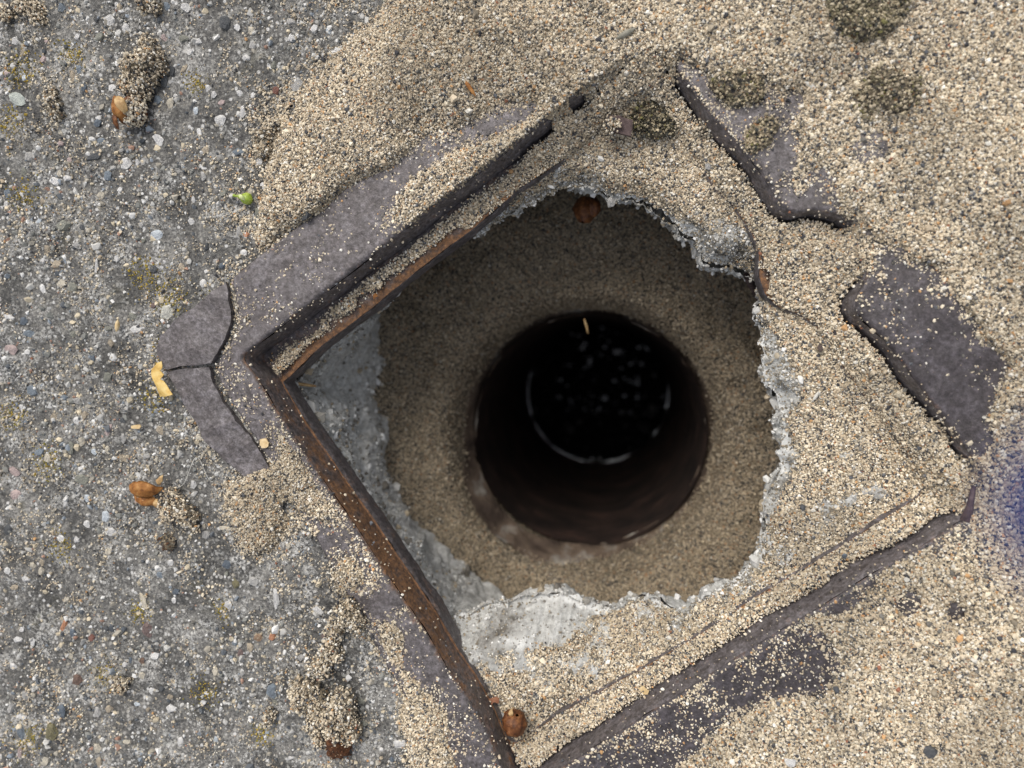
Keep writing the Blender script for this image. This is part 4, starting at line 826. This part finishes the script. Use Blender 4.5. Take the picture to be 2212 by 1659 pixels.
# brown bud husk, half coated with sand
hb = empty('bud_husk', 'split brown bud husk coated with sand at the end of the long clump', 'bud husk', loc=P3(285, 242, 0.0022))
body('bud_body', hb, M['brown'], [(-.0050, .0004), (-.0042, .0022), (-.0022, .0040), (.0005, .0046), (.003, .0040), (.0046, .0022), (.0052, .0004)], 24, 7, .05, rot(35))
shell('bud_scale', hb, M['amber'], .0085, .0030, 1.0, Matrix.Translation((-.0018, .0006, .0026)) @ rot(115, -12, -18))
shell('bud_scale', hb, M['husk_in'], .0068, .0017, .6, Matrix.Translation((-.0004, .0010, .0044)) @ rot(125, 6, 20))
shell('bud_scale', hb, M['brown'], .0070, .0026, 1.2, Matrix.Translation((-.0034, -.0022, .0012)) @ rot(75, -8, -50))
k = 420; a = RNG.uniform(-1.9, 1.4, k); e = RNG.uniform(0.0, 1.35, k); rr2 = .0049
pts = np.stack([np.cos(a) * np.cos(e) * rr2 + .0006, np.sin(a) * np.cos(e) * rr2, np.sin(e) * rr2 * .95 + RNG.normal(0, .0003, k)], -1)
scatter('grains', pts, gsize(k, .00064), palette(k, damp, RNG), hb)
# orange bud scale
ob = empty('bud_scale_pair', 'torn orange bud scale lying beside a sand clump at the left', 'bud scale', loc=P3(325, 1062, 0.0014))
shell('upper_scale', ob, M['amber'], .0112, .0036, 1.1, Matrix.Translation((-.0004, .0015, .0014)) @ rot(-4, 4, 12), ridge=.00012)
shell('lower_scale', ob, M['amber'], .0088, .0026, 1.0, Matrix.Translation((-.0008, -.0024, .0006)) @ rot(-22, 4, -14), ridge=.0001)
shell('torn_tip', ob, M['husk_in'], .0042, .0010, .7, Matrix.Translation((.0045, .0044, .0010)) @ rot(55, -12, 10))
shell('torn_tip', ob, M['husk_in'], .0034, .0011, .7, Matrix.Translation((.0030, -.0038, .0008)) @ rot(-80, 0, 0))
k = 26; scatter('grains', np.stack([RNG.normal(-.0015, .0009, k), RNG.normal(-.0002, .0008, k), RNG.uniform(.0022, .0040, k)], -1), gsize(k), palette(k, damp, RNG), ob)
# round brown seed pod in the bottom corner
zp = -0.0062
sp = empty('seed_pod', 'round glossy brown seed pod wedged in the bottom corner of the frame', 'seed pod', loc=P3(1112, 1562, zp))
ph = Matrix.Translation((0, 0, 0)) @ rot(-105, 22, 0)
prof = [(.0034 * math.cos(math.pi * t) * -1.15, max(.00035, .0042 * math.sin(math.pi * t) ** .75)) for t in np.linspace(.02, .86, 16)]
body('pod_body', sp, M['brown'], prof, 40, 13, .035, ph)
for q in range(7):
    shell('pod_scale', sp, M['brown'], .0036, .0013, .9, ph @ Matrix.Rotation(q * 2 * math.pi / 7, 4, 'X') @ Matrix.Translation((.0026, 0, .0017)) @ rot(0, 18, 0))
body('pod_opening', sp, M['darkhusk'], [(.0020, .0024), (.0030, .0019), (.0022, .0006), (.0018, .0001)], 16, 5, .1, ph)
shell('torn_tip', sp, M['husk_in'], .003, .0009, .7, Matrix.Translation((-.001, .0044, .0012)) @ rot(80, -15, 0))
# green bud
gb = empty('green_bud', 'tiny yellow green bud with a stalk on the grey paving', 'bud', loc=P3(532, 429, 0.0016))
body('bud_body', gb, M['green'], [(-.0019, .0006), (-.0013, .0013), (-.0002, .0019), (.0010, .0018), (.0018, .0011), (.0022, .0002)], 20, 3, .06, rot(-18))
shell('bud_scale', gb, mat_simple('pale_green', [(.3, (.5, .58, .2)), (.7, (.7, .75, .4))], 400, .4), .0026, .0006, .7, Matrix.Translation((-.0004, 0, .0018)) @ rot(-50, 10, 0))
tube('stalk', [(-.0016, .0002, 0), (-.0026, .0008, .0002), (-.0036, .0009, .0001), (-.0044, .0012, -.0002)], [.0006, .00045, .00042, .0005], M['green'], gb)
# dry leaf fragment and flakes
slab('leaf_fragment', [(335, 783), (343, 780), (347, 795), (345, 800), (353, 808), (350, 818), (357, 822), (368, 838), (377, 852), (362, 856), (345, 857), (341, 859), (341, 835), (334, 815), (331, 797)], 0.0030, .0003, M['yellow'],
     label='bright yellow dry leaf fragment against the corner of the iron frame', cat='leaf', seed=5, step=.0006, jag=.0003, curl=lambda x, y: 0.0014 * math.sin((x + y) * 420))
slab('dry_flake', [(562, 950), (574, 947), (580, 955), (578, 965), (566, 968), (560, 962)], 0.0020, .0004, M['cream'], label='small cream flake on the flange beside the sand', cat='flake', seed=6, step=.0006)
slab('dry_flake', [(283, 920), (300, 917), (304, 922), (298, 927), (284, 926)], 0.0010, .0004, M['cream'], label='narrow cream flake on the paving left of the iron corner', cat='flake', seed=7, step=.0006)
slab('dry_flake', [(1380, 1488), (1392, 1484), (1404, 1492), (1400, 1500), (1388, 1498)], -0.0085, .0004, M['cream'], label='cream flake on the sand of the lower right ledge', cat='flake', seed=8, step=.0006)
slab('dry_flake', [(1056, 1512), (1070, 1505), (1078, 1510), (1076, 1520), (1066, 1518), (1060, 1524)], -0.0105, .0005, mat_simple('red_flake', [(.3, (.2, .08, .04)), (.7, (.4, .2, .12))], 500), label='reddish brown flake above the seed pod', cat='flake', seed=9, step=.0006)
slab('dry_flake', [(805, 638), (813, 633), (816, 640), (807, 646)], ZLED + .0022, .0004, M['amber'], label='orange flake on the upper left ledge sand', cat='flake', seed=10, step=.0006)
slab('bark_chip', [(1306, 258), (1312, 247), (1340, 250), (1368, 258), (1366, 276), (1362, 294), (1335, 288), (1310, 282)], float(np.median(sample(ZS, *[np.array([q]) for q in P(1335, 270, -0.008)]))) + .0066, .0014, M['bark'], label='rectangular purplish bark chip lying on the mud patch', cat='bark', seed=11, step=.0008,
     curl=lambda x, y: -14 * (y - P(1337, 270, -.006)[1]) ** 2)
clump('sand_clump', 'tiny sand clump sitting on the bark chip', 'sand clump', [(1322, 268, 14, .002), (1315, 280, 10, .0018)], M['damp'], PAL, z=float(np.median(sample(ZS, *[np.array([q]) for q in P(1335, 270, -0.008)]))) + .0066, seed=31)
def seed_(name, label, u, v, z, L, W, ang, mat):
    o = body(name, None, mat, [(-L / 2, W * .08), (-L * .3, W * .38), (0, W * .5), (L * .3, W * .36), (L / 2, W * .05)], 10, 5, .06, rot(ang)); o.location = P3(u, v, z); return tag(o, label, 'seed')
seed_('seed_husk', 'small pale grass seed husk left of the iron corner', 253, 703, .0012, .0042, .0016, 80, M['cream'])
seed_('seed_husk', 'grey green seed husk on the sand near the top', 1352, 72, .0040, .0062, .0020, 25, mat_simple('grey_seed', [(.3, (.18, .17, .13)), (.7, (.36, .34, .28))], 500, .6))
seed_('seed_husk', 'orange brown husk on the upper sand', 1015, 190, .0045, .0060, .0014, -55, M['amber'])
seed_('seed_husk', 'white splinter on the sand right of the iron plate', 1752, 185, .0030, .0046, .0015, -35, M['fibre'])
seed_('seed_husk', 'grey seed on the right side sand near the rim', 1763, 855, -.0115, .0034, .0012, 60, M['fibre'])
# hanging orange bud inside the hole
hg = empty('hanging_bud', 'orange bud hanging under the broken top edge of the hole', 'bud', loc=P3(1264, 452, -.046))
body('bud_body', hg, M['brown'], [(-.0060, .0006), (-.0040, .0030), (-.0005, .0044), (.0030, .0036), (.0052, .0010)], 20, 5, .06, rot(80, 30))
shell('bud_scale', hg, M['brown'], .0080, .0026, 1.0, Matrix.Translation((.0032, .0006, .0018)) @ rot(85, 10, 20))
# root hanging on the right of the hole
tube('rootlet', [P3(1612, 595, -.021), P3(1622, 612, -.028), P3(1630, 630, -.033), P3(1638, 648, -.040)], [.0011, .0013, .0009, .0007], M['bark'], label='dark rootlet hanging from the right edge of the hole', cat='root')
tube('twig', [P3(2104, 1050, .001), P3(2098, 1075, .001), P3(2094, 1098, .0008), P3(2084, 1125, .0004)], [.0006, .0008, .0011, .0014], M['bark'], label='thin brown twig near the right corner of the frame', cat='twig')
tube('dead_stem', [P3(628, 826, -.023), P3(645, 829, -.024), P3(665, 832, -.026), P3(682, 834, -.028)], [.0004, .0006, .0006, .0004], M['husk_in'], label='thin tan stem in the left corner of the hole', cat='stem')
tube('straw', [P3(1262, 690, -.082), P3(1267, 705, -.080), P3(1270, 720, -.082)], [.0005, .0006, .0003], M['husk_in'], label='pale straw sticking out over the pipe mouth', cat='straw')
tube('fibre', [P3(385 + 75 * t, 1052 - 50 * math.sin(t * 2.8) + 14 * math.sin(t * 9), .0016 + .0015 * math.sin(t * 5)) for t in np.linspace(0, 1, 40)], .00011, M['fibre'], label='fine pale hair curling over the paving by the orange scale', cat='hair', n=5)
# dark pebbles in the sand
def pebble(label, u, v, z, w, h, ang, col, k):
    o = bpy.data.objects.new('pebble', STONES[k % 8]); COL.objects.link(o); o.location = P3(u, v, z); s = PXM * 1.1
    o.scale = (w * s, h * s, min(w, h) * s * .8); o.rotation_euler = (0, 0, math.radians(ang)); o.color = (*col, 1); tag(o, label, 'pebble')
pebble('dark grey pebble on the sand near the top centre', 1076, 50, .0042, 26, 20, 30, DG, 1)
pebble('small blue grey pebble just below the dark one near the top centre', 1080, 72, .0040, 14, 12, 0, BG, 2)
pebble('dark blackish stone lump on the sand left of the flange', 660, 462, .0032, 34, 26, 60, DG, 3)
pebble('black pebble in the sand near the grey seed', 1293, 88, .0038, 22, 16, 20, (.05, .05, .055), 4)
pebble('dark crumb on the sand between hole and right plate', 1808, 720, -.0095, 28, 22, 10, (.05, .04, .038), 5)
pebble('brown bark crumb beside the dark crumb on the right sand', 1772, 752, -.0110, 12, 26, 0, (.12, .09, .08), 6)
pebble('dark crumb in the sand filled notch of the frame', 1852, 562, -.006, 26, 20, 30, (.035, .03, .028), 7)
pebble('white pebble near the bottom right', 1707, 1645, .0030, 26, 26, 0, W_, 0)
pebble('blue grey pebble on the lower right sand', 1824, 1201, -.0085, 14, 12, 0, BL, 1)
pebble('pale lump of mortar hanging at the top edge of the hole', 1318, 437, -.017, 26, 24, 20, LG, 2)
pebble('grey stone chip at the bottom right', 2010, 1625, .0026, 30, 28, 0, DG, 3)
pebble('whitish stone at the broken right rim below the root', 1640, 640, -.030, 22, 22, 0, LG, 5)
pebble('pebble of orange tint on the upper sand', 1226, 97, .0042, 9, 9, 0, OR, 6)
pebble('tan pebble on the sand above the hole', 1530, 360, -.0095, 17, 16, 0, LG, 7)

# ------------------------------------------------------------------ blue strap hanging close to the lens at the right
M['blue'] = mat_simple('blue_cloth', [(.3, (.004, .035, .22)), (.7, (.007, .055, .34))], 600, .7, 2500, .3, .0002)
def cam_pt(u, v, d):
    q = np.array([(u - CU) / FPX * d, -(v - CV) / FPX * d, -d]) @ RM.T; return Vector((q[0], q[1], q[2] + CAMH))
pts = []
for t in np.linspace(0, 1, 24):
    v = 900 + 400 * t; bul = math.sin(math.pi * t) ** .8; d = 0.015 + 0.008 * bul
    pts.append(cam_pt(2540 - 284 * bul, v, d))
tube('strap', pts, [.0007 + .0006 * math.sin(math.pi * t) for t in np.linspace(0, 1, 24)], M['blue'], n=12, label='blurred dark blue strap hanging close to the lens at the right edge', cat='strap')
